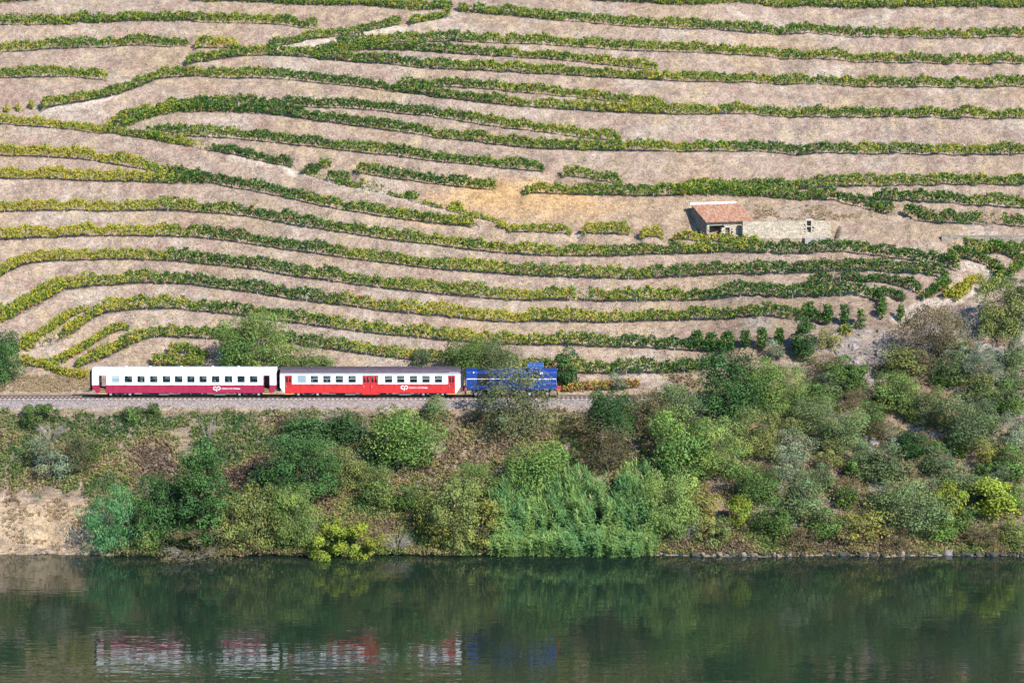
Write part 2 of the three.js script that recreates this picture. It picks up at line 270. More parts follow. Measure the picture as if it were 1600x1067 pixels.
{
  const pos = new Float32Array(NX * NZ * 3), col = new Float32Array(NX * NZ * 3), uv = new Float32Array(NX * NZ * 2), idx = [];
  const c = new THREE.Color(), p = new THREE.Vector3();
  const pink = lin(0.385, 0.280, 0.208), pale = lin(0.45, 0.355, 0.275), tan = lin(0.39, 0.275, 0.175), ochre = lin(0.60, 0.36, 0.15), rust = lin(0.34, 0.21, 0.155), straw = lin(0.44, 0.33, 0.19), soil = lin(0.22, 0.17, 0.12), grey = lin(0.30, 0.255, 0.225), mud = lin(0.30, 0.23, 0.165), sand = lin(0.45, 0.32, 0.21);
  for (let j = 0; j < NZ; j++) for (let i = 0; i < NX; i++) {
    const k = j * NX + i, x = GX0 + i * SX, z = GZ0 + j * SZ, y = grid[k];
    pos.set([x + 0.06 * N2(x * 3, z * 3, 2), y, z], k * 3); uv.set([x + 0.5 * N2(x * 0.3, z * 0.3), (z * 0.8 - y * 0.75)], k * 2);
    const [px, py] = toPx(p.set(x, y, z));
    const n1 = fbm(x * 0.12, z * 0.2, 31, 4), n2 = fbm(x * 0.35, z * 0.5, 51, 3), n3 = fbm(x * 0.07, z * 0.12, 71, 3);
    c.copy(pink).lerp(pale, sstep(0.0, 0.3, n1)).lerp(tan, 0.75 * sstep(0.02, 0.28, n3)).lerp(rust, 0.6 * sstep(0.08, 0.34, n2)).lerp(straw, 0.6 * sstep(0.05, 0.3, -n2)).multiplyScalar(1 + 0.5 * N2(x * 0.9, z * 1.3, 91) * 0.45);
    const pp = px + 22 * n2 * 3, qq = py + 10 * n1 * 3;
    c.lerp(ochre, 0.95 * clamp(1.2 * gauss(pp, qq, 850, 318, 90, 15) + 0.9 * gauss(pp, qq, 770, 300, 55, 12) + 0.5 * gauss(pp, qq, 720, 345, 90, 8)));
    c.lerp(pale, 0.7 * clamp(gauss(pp, qq, 100, 178, 28, 12) + gauss(pp, qq, 50, 60, 60, 10) * 0.5));
    c.lerp(tan, 0.5 * gauss(pp, qq, 1150, 330, 260, 40));
    if (z > -7) {
      if (z > 4.2) {                                     // the river bank
        c.copy(soil).lerp(straw, 0.6 * sstep(-0.05, 0.25, n1)).lerp(mud, 0.5);
        const wl = sstep(-46, -52, x + 2 * n2); if (wl) c.lerp(sand, wl * sstep(772, 790, py + 30 * n2) );
        if (px < 170 && py > 765) c.lerp(sand, 0.8 * sstep(150, 120, px + 40 * n1) * sstep(768, 782, py + 30 * n2)).lerp(straw, 0.5 * sstep(0.05, 0.25, n1)).lerp(rust, 0.35 * sstep(0.05, 0.3, n2));
       
      } else c.copy(straw).lerp(pink, 0.5 + n1);
    }
    const sp = sstep(21, 31, x + z * 0.12) * sstep(-27, -21, z - (x - 40) * 0.28);
    if (sp) c.lerp(tan.clone().lerp(rust, 0.55 * sstep(-0.1, 0.3, n2)).lerp(straw, 0.5 * sstep(0, 0.3, n1)).multiplyScalar(0.8), sp).lerp(grey, 0.75 * rocky[k] * sp);
    c.lerp(grey, 0.8 * clamp(gauss(pp, qq, 1345, 545, 60, 30) + gauss(pp, qq, 1520, 505, 22, 16)));
    if (z < -10) { const dm = Math.min(nearLine(track, x, z), nearLine(trackUp, x, z), nearLine(trackTop, x, z), nearLine(trackEnd, x, z) - 0.35); c.lerp(lin(0.60, 0.50, 0.40), 0.7 * sstep(0.75, 0.3, dm + 0.3 * n2)); }
    col.set([c.r, c.g, c.b], k * 3);
    if (i + 1 < NX && j + 1 < NZ) idx.push(k, k + NX, k + 1, k + 1, k + NX, k + NX + 1);
  }
  const g = new THREE.BufferGeometry();
  g.setAttribute('position', new THREE.BufferAttribute(pos, 3)); g.setAttribute('color', new THREE.BufferAttribute(col, 3)); g.setAttribute('uv', new THREE.BufferAttribute(uv, 2));
  g.setIndex(idx); g.computeVertexNormals();
  structure('terraced_hillside', g, earthMat);
}
{ // the hill goes on beyond the terraces on both sides, and over the top
  const shape = [];
  const mk = (xs, zs, f) => { const pos = [], uv = [], col = [], idx = []; const nx = xs.length, nz = zs.length; zs.forEach((z, j) => xs.forEach((x, i) => { pos.push(x, f(x, z), z); uv.push(x, z); col.push(0.44, 0.34, 0.26); if (i + 1 < nx && j + 1 < nz) { const k = j * nx + i; idx.push(k, k + nx, k + 1, k + 1, k + nx, k + nx + 1); } })); const g = new THREE.BufferGeometry(); g.setAttribute('position', new THREE.Float32BufferAttribute(pos, 3)); g.setAttribute('color', new THREE.Float32BufferAttribute(col, 3)); g.setAttribute('uv', new THREE.Float32BufferAttribute(uv, 2)); g.setIndex(idx); g.computeVertexNormals(); return g; };
  const steps = (a, b, d) => { const o = []; for (let v = a; d > 0 ? v < b : v > b; v += d) o.push(v); o.push(b); return o; };
  const far = (x, z) => base(x, z) + 0.6 * Math.max(0, 0) - (z < -175 ? (-175 - z) * 0.5 : 0);
  structure('hill', mk(steps(-420, GX0, 4), steps(-260, GZ1, 2), far), earthMat);
  structure('hill', mk(steps(GX1, 420, 4), steps(-260, GZ1, 2), far), earthMat);
  structure('hill', mk(steps(GX0, GX1, 4), steps(-260, GZ0, 2), far), earthMat);
}

// ------------------------------------------------------------------ river
{
  const a = sumNoise(1024, [[9, 1.6], [21, 1.2], [44, 0.8], [90, 0.3]], 900);
  const bump = texture(1024, i => { const v = a[i] * 255; return [v, v, v]; }, false, 1 / 46, 1 / 17);
  const m = new THREE.MeshPhysicalMaterial({ color: lin(0.013, 0.025, 0.016), roughness: 0.02, ior: 1.333, bumpMap: bump, bumpScale: 0.021 });
  const g = new THREE.PlaneGeometry(840, 400, 60, 40).rotateX(-Math.PI / 2).translate(0, 0, 216);
  const p = g.attributes.position, u = g.attributes.uv; for (let i = 0; i < p.count; i++) u.setXY(i, p.getX(i), p.getZ(i));
  structure('river_water', g, m);
}
// ------------------------------------------------------------------ railway
const stoneGrain = sumNoise(512, [[40, 1], [120, 1.5], [250, 1.5]], 33);
const ballastMap = texture(512, i => { const t = 120 + 190 * (stoneGrain[i] - 0.28); return [t * 1.02, t * 0.985, t * 0.97]; }, true, 1 / 7, 1 / 7);
const ballastBump = texture(512, i => { const v = stoneGrain[i] * 255; return [v, v, v]; }, false, 1 / 7, 1 / 7);
const ballastMat = new THREE.MeshStandardMaterial({ color: lin(0.80, 0.69, 0.61), map: ballastMap, bumpMap: ballastBump, bumpScale: 0.2, roughness: 1 });
const railMat = new THREE.MeshStandardMaterial({ color: lin(0.13, 0.075, 0.055), roughness: 0.7, metalness: 0.3 });
const sleeperMat = new THREE.MeshStandardMaterial({ color: lin(0.55, 0.52, 0.48), roughness: 0.95 });
{
  const prof = [[-3.4, RAIL - 0.72], [-2.0, RAIL - 0.2], [-0.9, RAIL - 0.19], [0, RAIL - 0.2], [0.9, RAIL - 0.19], [2.0, RAIL - 0.2], [2.7, RAIL - 0.6], [3.3, RAIL - 0.98], [4.1, RAIL - 1.62]];
  const pos = [], uv = [], idx = [], n = prof.length; let c = 0;
  for (let x = -104; x <= 26; x += 0.4, c++) prof.forEach(([z, y], k) => {
    const e = k > 5 ? 0.5 * (k - 5) / 3 : 0.03; pos.push(x, y + e * 0.5 * fbm(x * 0.5, z, 3, 3) + 0.04 * N2(x * 3, z * 3), z + e * 0.8 * fbm(x * 0.2, k, 8, 3)); uv.push(x, z * 1.3);
    if (c && k) { const b = c * n + k; idx.push(b - n - 1, b - n, b - 1, b - 1, b - n, b); }
  });
  const g = new THREE.BufferGeometry(); g.setAttribute('position', new THREE.Float32BufferAttribute(pos, 3)); g.setAttribute('uv', new THREE.Float32BufferAttribute(uv, 2)); g.setIndex(idx); g.computeVertexNormals();
  structure('ballast_bed', g, ballastMat);
  const t = thing('railway_track', 'rusty railway track on pale sleepers running beneath the train', 'railway track', [0, RAIL, 0]);
  const rs = new THREE.Shape([[-0.07, -0.17], [0.07, -0.17], [0.07, -0.155], [0.012, -0.13], [0.012, -0.04], [0.036, -0.03], [0.036, 0], [-0.036, 0], [-0.036, -0.03], [-0.012, -0.04], [-0.012, -0.13], [-0.07, -0.155]].map(q => new THREE.Vector2(...q)));
  const rg = new THREE.ExtrudeGeometry(rs, { depth: 130, bevelEnabled: false }).rotateY(Math.PI / 2).translate(-104, 0, 0);
  for (const z of [-0.835, 0.835]) mesh('rail', rg, railMat, t).position.z = z;
  const sg = rbox(-0.13, 0.13, -0.35, -0.165, -1.3, 1.3, 0.02, 1), r = rng(4);
  for (let i = 0; i < 216; i++) { const s = mesh('sleeper', sg, sleeperMat, t); s.position.set(-103.7 + i * 0.6 + 0.03 * r(), 0.01 * r(), 0); s.rotation.y = 0.03 * (r() - 0.5); }
}

// ------------------------------------------------------------------ train
const grime = sumNoise(256, [[5, 1], [14, 1], [60, 0.8]], 61), grimeMap = texture(256, i => { const v = 252 - 62 * clamp((grime[i] - 0.42) * 2.2) ; return [v, v * 0.99, v * 0.97]; }, true, 0.33, 0.21);
const paint = (r, g, b, rough = 0.42) => new THREE.MeshPhysicalMaterial({ color: lin(r, g, b), map: grimeMap, roughness: rough, clearcoat: 0.25, clearcoatRoughness: 0.3 });
const MT = {
  white: paint(0.80, 0.79, 0.77), crimson: paint(0.33, 0.008, 0.045), red: paint(0.56, 0.016, 0.014), maroon: paint(0.26, 0.012, 0.04), roof: paint(0.085, 0.058, 0.075, 0.7), blue: paint(0.006, 0.040, 0.25), lightBlue: paint(0.03, 0.11, 0.38),
  dark: new THREE.MeshStandardMaterial({ color: lin(0.010, 0.010, 0.011), roughness: 0.8 }), steel: new THREE.MeshStandardMaterial({ color: lin(0.045, 0.038, 0.034), roughness: 0.75, metalness: 0.3 }),
  box: new THREE.MeshStandardMaterial({ color: lin(0.15, 0.13, 0.115), roughness: 0.85 }), step: new THREE.MeshStandardMaterial({ color: lin(0.62, 0.30, 0.06), roughness: 0.7 }),
  seat: new THREE.MeshStandardMaterial({ color: lin(0.045, 0.06, 0.085), roughness: 0.9 }), cloth: new THREE.MeshStandardMaterial({ color: lin(0.7, 0.7, 0.68), roughness: 0.9 }), inside: new THREE.MeshStandardMaterial({ color: lin(0.12, 0.10, 0.09), roughness: 0.9 }),
  glass: new THREE.MeshPhysicalMaterial({ color: lin(0.75, 0.82, 0.8), transmission: 1, roughness: 0.02, thickness: 0, ior: 1.45 }), frost: new THREE.MeshStandardMaterial({ color: lin(0.22, 0.30, 0.32), roughness: 0.35 }),
  rubber: new THREE.MeshStandardMaterial({ color: lin(0.03, 0.025, 0.03), roughness: 0.9 }), buffer: new THREE.MeshStandardMaterial({ color: lin(0.52, 0.05, 0.035), roughness: 0.6 }), alu: new THREE.MeshStandardMaterial({ color: lin(0.5, 0.49, 0.48), roughness: 0.45, metalness: 0.6 }),
  lamp: new THREE.MeshStandardMaterial({ color: lin(0.85, 0.85, 0.82), roughness: 0.3 }),
};
const font = await new FontLoader().loadAsync('fonts/droid/droid_sans_bold.typeface.json');
const PXM = metre(new THREE.Vector3(0, RAIL + 2, 1.45));
const carX = px => onPlane(px, 600, 1.45).x;
const HW = 1.45;
const poly = pts => new THREE.Shape(pts.map(p => new THREE.Vector2(...p)));
function sidePanel(pts, holes, z, t = 0.07) { const s = poly(pts); for (const [x0, x1, y0, y1] of holes) s.holes.push(new THREE.Path([[x0, y0], [x0, y1], [x1, y1], [x1, y0]].map(q => new THREE.Vector2(...q)))); return new THREE.ExtrudeGeometry(s, { depth: t, bevelEnabled: false }).translate(0, 0, z > 0 ? z - t : z); }
function bogie(parent, x, wheelbase = 2.5) {
  const f = mesh('bogie', join([box(x - wheelbase / 2 - 0.6, x + wheelbase / 2 + 0.6, 0.5, 0.72, 1.0, 1.14), box(x - wheelbase / 2 - 0.6, x + wheelbase / 2 + 0.6, 0.5, 0.72, -1.14, -1.0), box(x - 0.4, x + 0.4, 0.35, 0.7, -1.1, 1.1), box(x - 0.5, x - 0.2, 0.3, 0.62, 1.1, 1.2), box(x + 0.2, x + 0.5, 0.3, 0.62, 1.1, 1.2)]), MT.steel, parent);
  for (const dx of [-wheelbase / 2, wheelbase / 2]) {
    for (const z of [-0.8, 0.8]) mesh('wheel', new THREE.CylinderGeometry(0.45, 0.45, 0.13, 20).rotateX(Math.PI / 2).translate(x + dx, 0.45, z), MT.dark, f);
    mesh('axle_box', join([rbox(x + dx - 0.17, x + dx + 0.17, 0.3, 0.62, 1.06, 1.28, 0.04), new THREE.CylinderGeometry(0.11, 0.11, 0.06, 12).rotateX(Math.PI / 2).translate(x + dx, 0.45, 1.3)]), MT.alu, f);
  }
}
function emblem(parent, x, y, z, s) {         // the two interlocked letters and the line of writing, lying on the side
  const ring = (cx, cy, a0, a1) => { const o = []; const n = 24, R = 0.52, r = 0.29, k = 1.12; const A = [], B = []; for (let i = 0; i <= n; i++) { const a = lerp(a0, a1, i / n); A.push([cx + R * k * Math.cos(a), cy + R * Math.sin(a)]); B.push([cx + r * k * 1.05 * Math.cos(a), cy + r * 0.8 * Math.sin(a)]); } return poly([...A, ...B.reverse()]); };
  const c = ring(0, 0, 0.95, 5.2), p = ring(1.0, 0.02, -2.0, 2.75);
  const bar = poly([[0.3, -0.85], [0.56, -0.78], [0.68, 0.2], [0.44, 0.18]]);
  const g = new THREE.ExtrudeGeometry([c, p, bar], { depth: 0.02, bevelEnabled: false }).scale(s * 0.9, s, 1).translate(x + 0.5 * s, y, z - 0.012);
  mesh('emblem', g, MT.white, parent);
  const t = new TextGeometry('COMBOIOS DE PORTUGAL', { font, size: 0.17, depth: 0.014, curveSegments: 3 });
  t.computeBoundingBox(); const w = t.boundingBox.max.x; t.scale(2.42 / w, 1.15, 1).translate(x + 1.95 * s + 0.12, y - 0.14, z - 0.006);
  mesh('lettering', t, MT.white, parent);
}
function roofShape(y0, y1, hw, n = 14) { const o = []; for (let i = 0; i <= n; i++) { const a = Math.PI * i / n, c = Math.cos(a), s = Math.sin(a); o.push([-Math.sign(c) * hw * Math.pow(Math.abs(c), 0.62), y0 + (y1 - y0) * Math.pow(s, 0.75)]); } return poly(o); }
function coach(o) {
  const x0 = carX(o.px[0]), L = carX(o.px[1]) - x0, X = px => carX(px) - x0;
  const t = thing('railway_carriage', o.label, 'train carriage', [x0, RAIL, 0]);
  const yS = 0.62, yB = o.band, yE = 3.15, yT = 3.84, fl = 1.12, WY = [1.98, 2.9];
  const ch = [0.55, 0.75];
  const doors = o.doors.map(d => ({ ...d, a: X(d.px[0]), b: X(d.px[1]) }));
  const wins = o.windows.map(([a, b, fr]) => [X(a), X(b), fr]);
  for (const side of [1, -1]) {
    const z = side * HW, edges = [0, ...doors.flatMap(d => [d.a, d.b]), L];
    for (let k = 0; k < edges.length; k += 2) {
      const a = edges[k], b = edges[k + 1], first = k === 0, last = k + 2 >= edges.length;
      const low = first ? [[a, yS + ch[1]], [a + ch[0], yS], [b, yS], [b, yB], [a, yB]] : last ? [[a, yS], [b - ch[0], yS], [b, yS + ch[1]], [b, yB], [a, yB]] : [[a, yS], [b, yS], [b, yB], [a, yB]];
      mesh('lower_panel', sidePanel(low, [], z), (first || last) && o.whiteEnds ? MT.white : o.paint, t);
      const holes = wins.filter(w => w[0] > a && w[1] < b).map(w => [w[0], w[1], ...WY]);
      mesh('upper_panel', sidePanel([[a, yB + 0.003], [b, yB + 0.003], [b, yE], [a, yE]], holes, z), MT.white, t);
    }
    for (const d of doors) mesh('door_header', box(d.a, d.b, 2.92, yE - 0.002, z > 0 ? z - 0.075 : z, z > 0 ? z - 0.003 : z + 0.075), MT.white, t);
    for (const [a, b, fr] of wins) {
      const w = mesh('window', join([box(a, b, WY[0], WY[0] + 0.05, z - side * 0.06, z + side * 0.012).scale(1, 1, 1), box(a, b, WY[1] - 0.05, WY[1], z - side * 0.06, z + side * 0.012), box(a, a + 0.05, WY[0] + 0.05, WY[1] - 0.05, z - side * 0.06, z + side * 0.012), box(b - 0.05, b, WY[0] + 0.05, WY[1] - 0.05, z - side * 0.06, z + side * 0.012), ...(o.sash || fr ? [box(a + 0.05, b - 0.05, fr && !o.sash ? 2.6 : 2.42, fr && !o.sash ? 2.68 : 2.48, z - side * 0.05, z + side * 0.008)] : [])]), o.sash ? MT.alu : MT.white, t);
      mesh('pane', box(a + 0.05, b - 0.05, WY[0] + 0.05, WY[1] - 0.05, z - side * 0.04 - 0.004, z - side * 0.04 + 0.004), fr ? MT.frost : MT.glass, w);
    }
    for (const d of doors) {
      if (d.open) {
        if (side > 0) { mesh('door', join([box(d.a + 0.02, d.a + 0.08, 0.75, 2.9, z - 0.75, z - 0.1), box(d.b - 0.08, d.b - 0.02, 0.75, 2.9, z - 0.75, z - 0.1)]), MT.maroon, t);
          mesh('doorstep', join([rbox(d.a - 0.12, d.b + 0.12, 0.52, 0.6, z - 0.25, z + 0.12, 0.02), box(d.a + 0.1, d.b - 0.1, 0.82, 0.9, z - 0.45, z - 0.15), box(d.a + 0.1, d.b - 0.1, 1.06, 1.13, z - 0.7, z - 0.4)]), MT.step, t); }
        else if (!d.through) mesh('door', box(d.a, d.b, yS, 2.918, z + 0.01, z + 0.06), MT.maroon, t);
      } else {
        const leaves = d.double ? [[d.a, (d.a + d.b) / 2 - 0.015], [(d.a + d.b) / 2 + 0.015, d.b]] : [[d.a + 0.01, d.b - 0.01]];
        const yb = d.double ? 0.42 : 0.55;
        for (const [a, b] of leaves) {
          const n = d.double ? 2 : 3, w = (b - a), q = mesh('door', sidePanel([[a, yb], [b, yb], [b, 2.918], [a, 2.918]], [[a + w * 0.16, a + w * 0.42, 2.0, 2.75], [a + w * 0.58, a + w * 0.84, 2.0, 2.75]], side * (HW - 0.02), 0.05), MT.red, t);
          for (const [p, s] of [[0.16, 0.42], [0.58, 0.84]]) mesh('pane', box(a + w * p, a + w * s, 2.0, 2.75, z - side * 0.05 - 0.004, z - side * 0.05 + 0.004), MT.glass, q);
          if (side > 0) mesh('handle', rbox(a + w * 0.14, a + w * 0.2, 1.35, 1.65, z, z + 0.05, 0.015, 1), MT.alu, q);
        }
        if (side > 0 && !d.double) mesh('doorstep', rbox(d.a - 0.1, d.b + 0.1, 0.46, 0.54, z - 0.25, z + 0.1, 0.02), MT.step, t);
        if (d.double) mesh('door_skirt', sidePanel([[d.a - 0.45, 0.62], [d.a - 0.02, 0.415], [d.b + 0.02, 0.415], [d.b + 0.45, 0.62]], [], z - side * 0.08, 0.05), MT.red, t);
      }
    }
  }
  const rs = roofShape(yE, yT, HW + 0.02);
  const roof = mesh('roof', new THREE.ExtrudeGeometry(rs, { depth: L - 0.1, bevelEnabled: true, bevelSize: 0.05, bevelThickness: 0.05, bevelOffset: -0.05, bevelSegments: 2 }).rotateY(Math.PI / 2).translate(0.05, 0.004, 0), o.roof, t);
  for (const f of o.vents) mesh('roof_vent', new THREE.CylinderGeometry(0.17, 0.2, 0.2, 12).translate(L * f, yT + 0.06, 0.25), o.roof, roof);
  if (o.gutter) mesh('gutter', join([box(0, L, yE - 0.01, yE + 0.1, HW + 0.024, HW + 0.06), box(L - 1.5, L - 0.25, yE + 0.11, yE + 0.2, HW - 0.02, HW + 0.03)]), MT.alu, t);
  mesh('floor', box(0.05, L - 0.05, fl - 0.12, fl, -HW + 0.08, HW - 0.08), MT.inside, t);
  mesh('ceiling_panel', box(0.05, L - 0.05, 3.1, 3.145, -HW + 0.08, HW - 0.08), MT.inside, t);
  const ends = [];
  for (const [a, b] of [[0.0, 0.07], [L - 0.07, L]]) mesh('end_wall', join([box(a, b, yS + ch[1], yE - 0.004, 0.5, HW - 0.075), box(a, b, yS + ch[1], yE - 0.004, -HW + 0.075, -0.5), box(a, b, 3.0, yE - 0.004, -0.499, 0.499)]), o.paintEnd, t);
  for (const s of [-1, 1]) { const a = s < 0 ? -0.38 : L + 0.02; mesh('gangway', join([rbox(a, a + 0.36, 0.95, 3.35, 0.45, 0.75, 0.05), rbox(a, a + 0.36, 0.95, 3.35, -0.75, -0.45, 0.05), rbox(a, a + 0.36, 3.1, 3.4, -0.75, 0.75, 0.05)]), MT.rubber, t);
    mesh('coupling', join([box(s < 0 ? -0.5 : L, s < 0 ? 0 : L + 0.5, 0.95, 1.1, -0.12, 0.12), ...[-0.95, 0.95].map(z => new THREE.CylinderGeometry(0.2, 0.2, 0.4, 14).rotateZ(Math.PI / 2).translate(s < 0 ? -0.28 : L + 0.28, 1.02, z))]), MT.dark, t); }
  for (const f of o.walls) mesh('partition', box(X(f) - 0.03, X(f) + 0.03, fl, 3.1, -HW + 0.09, HW - 0.09), MT.inside, t);
  const sg = join([rbox(-0.42, 0.02, 0.38, 0.5, -1.3, -0.3, 0.05, 1), rbox(0.0, 0.14, 0.4, 1.12, -1.3, -0.3, 0.05, 1), rbox(-0.42, 0.02, 0.38, 0.5, 0.3, 1.3, 0.05, 1), rbox(0.0, 0.14, 0.4, 1.12, 0.3, 1.3, 0.05, 1)]), hg = join([rbox(-0.03, 0.17, 0.92, 1.14, 0.85, 1.25, 0.03, 1), rbox(-0.03, 0.17, 0.92, 1.14, 0.35, 0.7, 0.03, 1)]);
  const a = X(o.seats[0]), b = X(o.seats[1]), ns = Math.floor((b - a) / 0.95), r = rng(o.px[0]);
  for (let i = 0; i < ns; i++) { if (o.gapSeats && o.gapSeats(a + i * 0.95)) continue; const s = mesh('seat', sg, MT.seat, t); s.position.set(a + 0.5 + i * 0.95, fl, 0); if (i % 2) s.rotation.y = Math.PI; if (r() < 0.6) mesh('headrest_cloth', hg, MT.cloth, s); }
  mesh('underframe', join([box(0.4, L - 0.4, 0.7, fl - 0.13, -1.2, 1.2), box(L * 0.3, L * 0.7, 0.55, 0.7, 0.6, 0.7)]), MT.dark, t);
  for (const [f, w, h] of [[0.27, 0.9, 0.3], [0.36, 1.3, 0.38], [0.44, 0.5, 0.3], [0.60, 0.5, 0.26], [0.66, 1.5, 0.4], [0.74, 0.6, 0.3]]) mesh('equipment_box', rbox(L * f, L * f + w, 0.7 - h, 0.7, 0.7, 1.3, 0.03, 1), r() < 0.5 ? MT.box : MT.steel, t);
  for (const f of [0.33, 0.5, 0.56]) mesh('air_tank', new THREE.CylinderGeometry(0.2, 0.2, 1.3, 14).rotateZ(Math.PI / 2).translate(L * f, 0.5, 0.35), MT.steel, t);
  mesh('brake_rod', join([taper([4.6, 0.45, 0.2], [L - 4.6, 0.45, 0.2], 0.03, 0.03), taper([4.6, 0.5, -0.5], [L - 4.6, 0.5, -0.5], 0.03, 0.03)]), MT.steel, t);
  bogie(t, 3.6); bogie(t, L - 3.6);
  emblem(t, X(o.logo), o.band - 0.42, HW + 0.01, 0.5);
}
coach({ px: [143, 431.5], label: 'white carriage with crimson lower half, white roof and open end doors', band: 1.66, paint: MT.crimson, paintEnd: MT.maroon, roof: MT.white, vents: [0.18, 0.31, 0.48, 0.65, 0.79], logo: 332.5, seats: [190, 405], walls: [169, 406.5],
  doors: [{ px: [153.5, 165], open: true, through: true }, { px: [411, 421], open: true }], windows: [[173.5, 186.5, true], [193.5, 206.5], [213.5, 226], [233.3, 246], [253, 266], [272, 285], [291.5, 304], [310.5, 323], [330, 343], [350, 363], [370, 382.5], [389.5, 402.5]] });
coach({ px: [437, 719.5], label: 'red and white carriage with dark purple-brown roof and red double doors in the middle', band: 1.78, paint: MT.red, paintEnd: MT.white, roof: MT.roof, gutter: true, whiteEnds: true, sash: true, vents: [0.17, 0.31, 0.49, 0.66, 0.79], logo: 626, seats: [480, 695], gapSeats: x => x > 10.3 && x < 13.4, walls: [460, 562, 594, 696.5],
  doors: [{ px: [444.5, 456] }, { px: [566, 590.5], double: true }, { px: [700, 711] }], windows: [[464.5, 477.5, true], [485, 497], [504.5, 516.5], [524, 536], [544, 556], [601, 613], [620, 632], [640, 652], [659.5, 671.5], [679, 691]] });
{
  const x0 = carX(728), X = px => carX(px) - x0, L = X(870);
  const t = thing('diesel_locomotive', 'blue diesel locomotive with white waist stripe half hidden by a bush', 'locomotive', [x0, RAIL, 0]);
  const hoodShape = (hw, y0, y1, r) => { const s = new THREE.Shape(); s.moveTo(-hw, y0); s.lineTo(hw, y0); s.lineTo(hw, y1 - r); s.quadraticCurveTo(hw, y1 - r * 0.3, hw - r, y1); s.lineTo(-hw + r, y1); s.quadraticCurveTo(-hw, y1 - r * 0.3, -hw, y1 - r); s.closePath(); return s; };
  const hood = (a, b, hw, y0, y1, r) => new THREE.ExtrudeGeometry(hoodShape(hw, y0, y1, r), { depth: b - a - 0.1, bevelEnabled: true, bevelSize: 0.05, bevelThickness: 0.05, bevelOffset: -0.05, bevelSegments: 2 }).rotateY(Math.PI / 2).translate(a + 0.05, 0, 0);
  const cab0 = X(826), cab1 = X(847), hz = 1.26, y0 = 1.56, top = 3.62;
  const gA = X(746), gB = X(764);
  const long = mesh('long_hood', join([hood(0.0, gA - 0.01, hz, y0, top, 0.5), hood(gB + 0.01, cab0 - 0.01, hz, y0, top, 0.5), hood(gA - 0.008, gB + 0.008, hz - 0.1, y0, top - 0.16, 0.45), box(gA - 0.01, gB + 0.01, 3.12, 3.3, hz - 0.12, hz), box(gA - 0.01, gB + 0.01, 1.562, 1.63, hz - 0.12, hz)]), MT.blue, t);
  const gr = mesh('radiator_grille', box(gA + 0.03, gB - 0.03, 1.64, 3.11, hz - 0.098, hz - 0.06), MT.dark, long);
  for (let i = 0; i < 14; i++) { const l = mesh('louvre', box(gA + 0.04, gB - 0.04, -0.03, 0.03, -0.012, 0.012), MT.dark, gr); l.position.set(0, 1.69 + i * 0.104, hz - 0.035); l.rotation.x = -0.6; }
  mesh('roof_fan', join([new THREE.CylinderGeometry(0.7, 0.75, 0.12, 24).translate((gA + gB) / 2, top - 0.12, 0), box(gA + 0.1, gB - 0.1, top - 0.1, top - 0.06, -0.05, 0.05)]), MT.dark, long);
  mesh('short_hood', hood(cab1 + 0.01, L, hz, y0, top, 0.5), MT.blue, t);
  const cab = mesh('cab', join([hood(cab0, cab1, 1.44, 1.3, 4.28, 0.55)]), MT.blue, t);
  mesh('cab_roof', new THREE.ExtrudeGeometry(roofShape(4.05, 4.36, 1.42), { depth: cab1 - cab0 + 0.3, bevelEnabled: false }).rotateY(Math.PI / 2).translate(cab0 - 0.15, 0, 0), MT.lightBlue, cab);
  mesh('cab_window', rbox(X(831), X(842), 2.55, 3.35, 1.43, 1.455, 0.08), MT.dark, cab);
  mesh('number_plate', box(X(844.2), X(847.8), 3.08, 3.36, 1.442, 1.456), MT.lamp, cab);
  mesh('side_stripe', join([box(0.12, gA - 0.02, 2.38, 2.5, hz - 0.01, hz + 0.012), box(gA + 0.02, gB - 0.02, 2.39, 2.46, hz - 0.01, hz + 0.006), box(gB + 0.02, cab0 - 0.02, 2.38, 2.5, hz - 0.01, hz + 0.012), box(cab0 + 0.06, cab1 - 0.06, 2.38, 2.5, 1.43, 1.454), box(cab1 + 0.02, L - 0.1, 2.38, 2.5, hz - 0.01, hz + 0.012)]), MT.white, t);
  for (const [a, b] of [[730, 736], [736.5, 743], [770, 778], [779, 788], [790, 799], [802, 811], [814, 822], [850, 858], [859, 867]]) mesh('side_door', join([box(X(a), X(b), 1.7, 2.34, hz - 0.01, hz + 0.02), box(X(a), X(b), 2.54, 3.08, hz - 0.01, hz + 0.02)]), MT.blue, t);
  for (const a of [737.5, 740]) mesh('marker_lamp', new THREE.CylinderGeometry(0.09, 0.09, 0.08, 12).rotateX(Math.PI / 2).translate(X(a), 3.28, hz - 0.02), a > 738 ? MT.lamp : MT.dark, t);
  mesh('running_board', join([rbox(-0.1, L + 0.1, 1.3, 1.555, -1.44, 1.44, 0.03), rbox(0.2, L - 0.2, 1.02, 1.3, 1.2, 1.42, 0.03), rbox(0.2, L - 0.2, 1.02, 1.3, -1.42, -1.2, 0.03)]), MT.blue, t);
  mesh('handrail', join([...[0.05, L - 0.05].flatMap(x => [taper([x, 1.5, 1.4], [x, 2.45, 1.4], 0.025, 0.025), taper([x, 1.5, -1.4], [x, 2.45, -1.4], 0.025, 0.025)]), taper([L - 1.8, 1.85, 1.42], [L, 1.85, 1.42], 0.02, 0.02)]), MT.alu, t);
  mesh('fuel_tank', rbox(L * 0.36, L * 0.6, 0.45, 1.0, -1.2, 1.2, 0.12), MT.steel, t);
  mesh('underframe', box(0.1, L - 0.1, 0.9, 1.28, -1.1, 1.1), MT.dark, t);
  bogie(t, 2.4, 2.3); bogie(t, L - 2.4, 2.3);
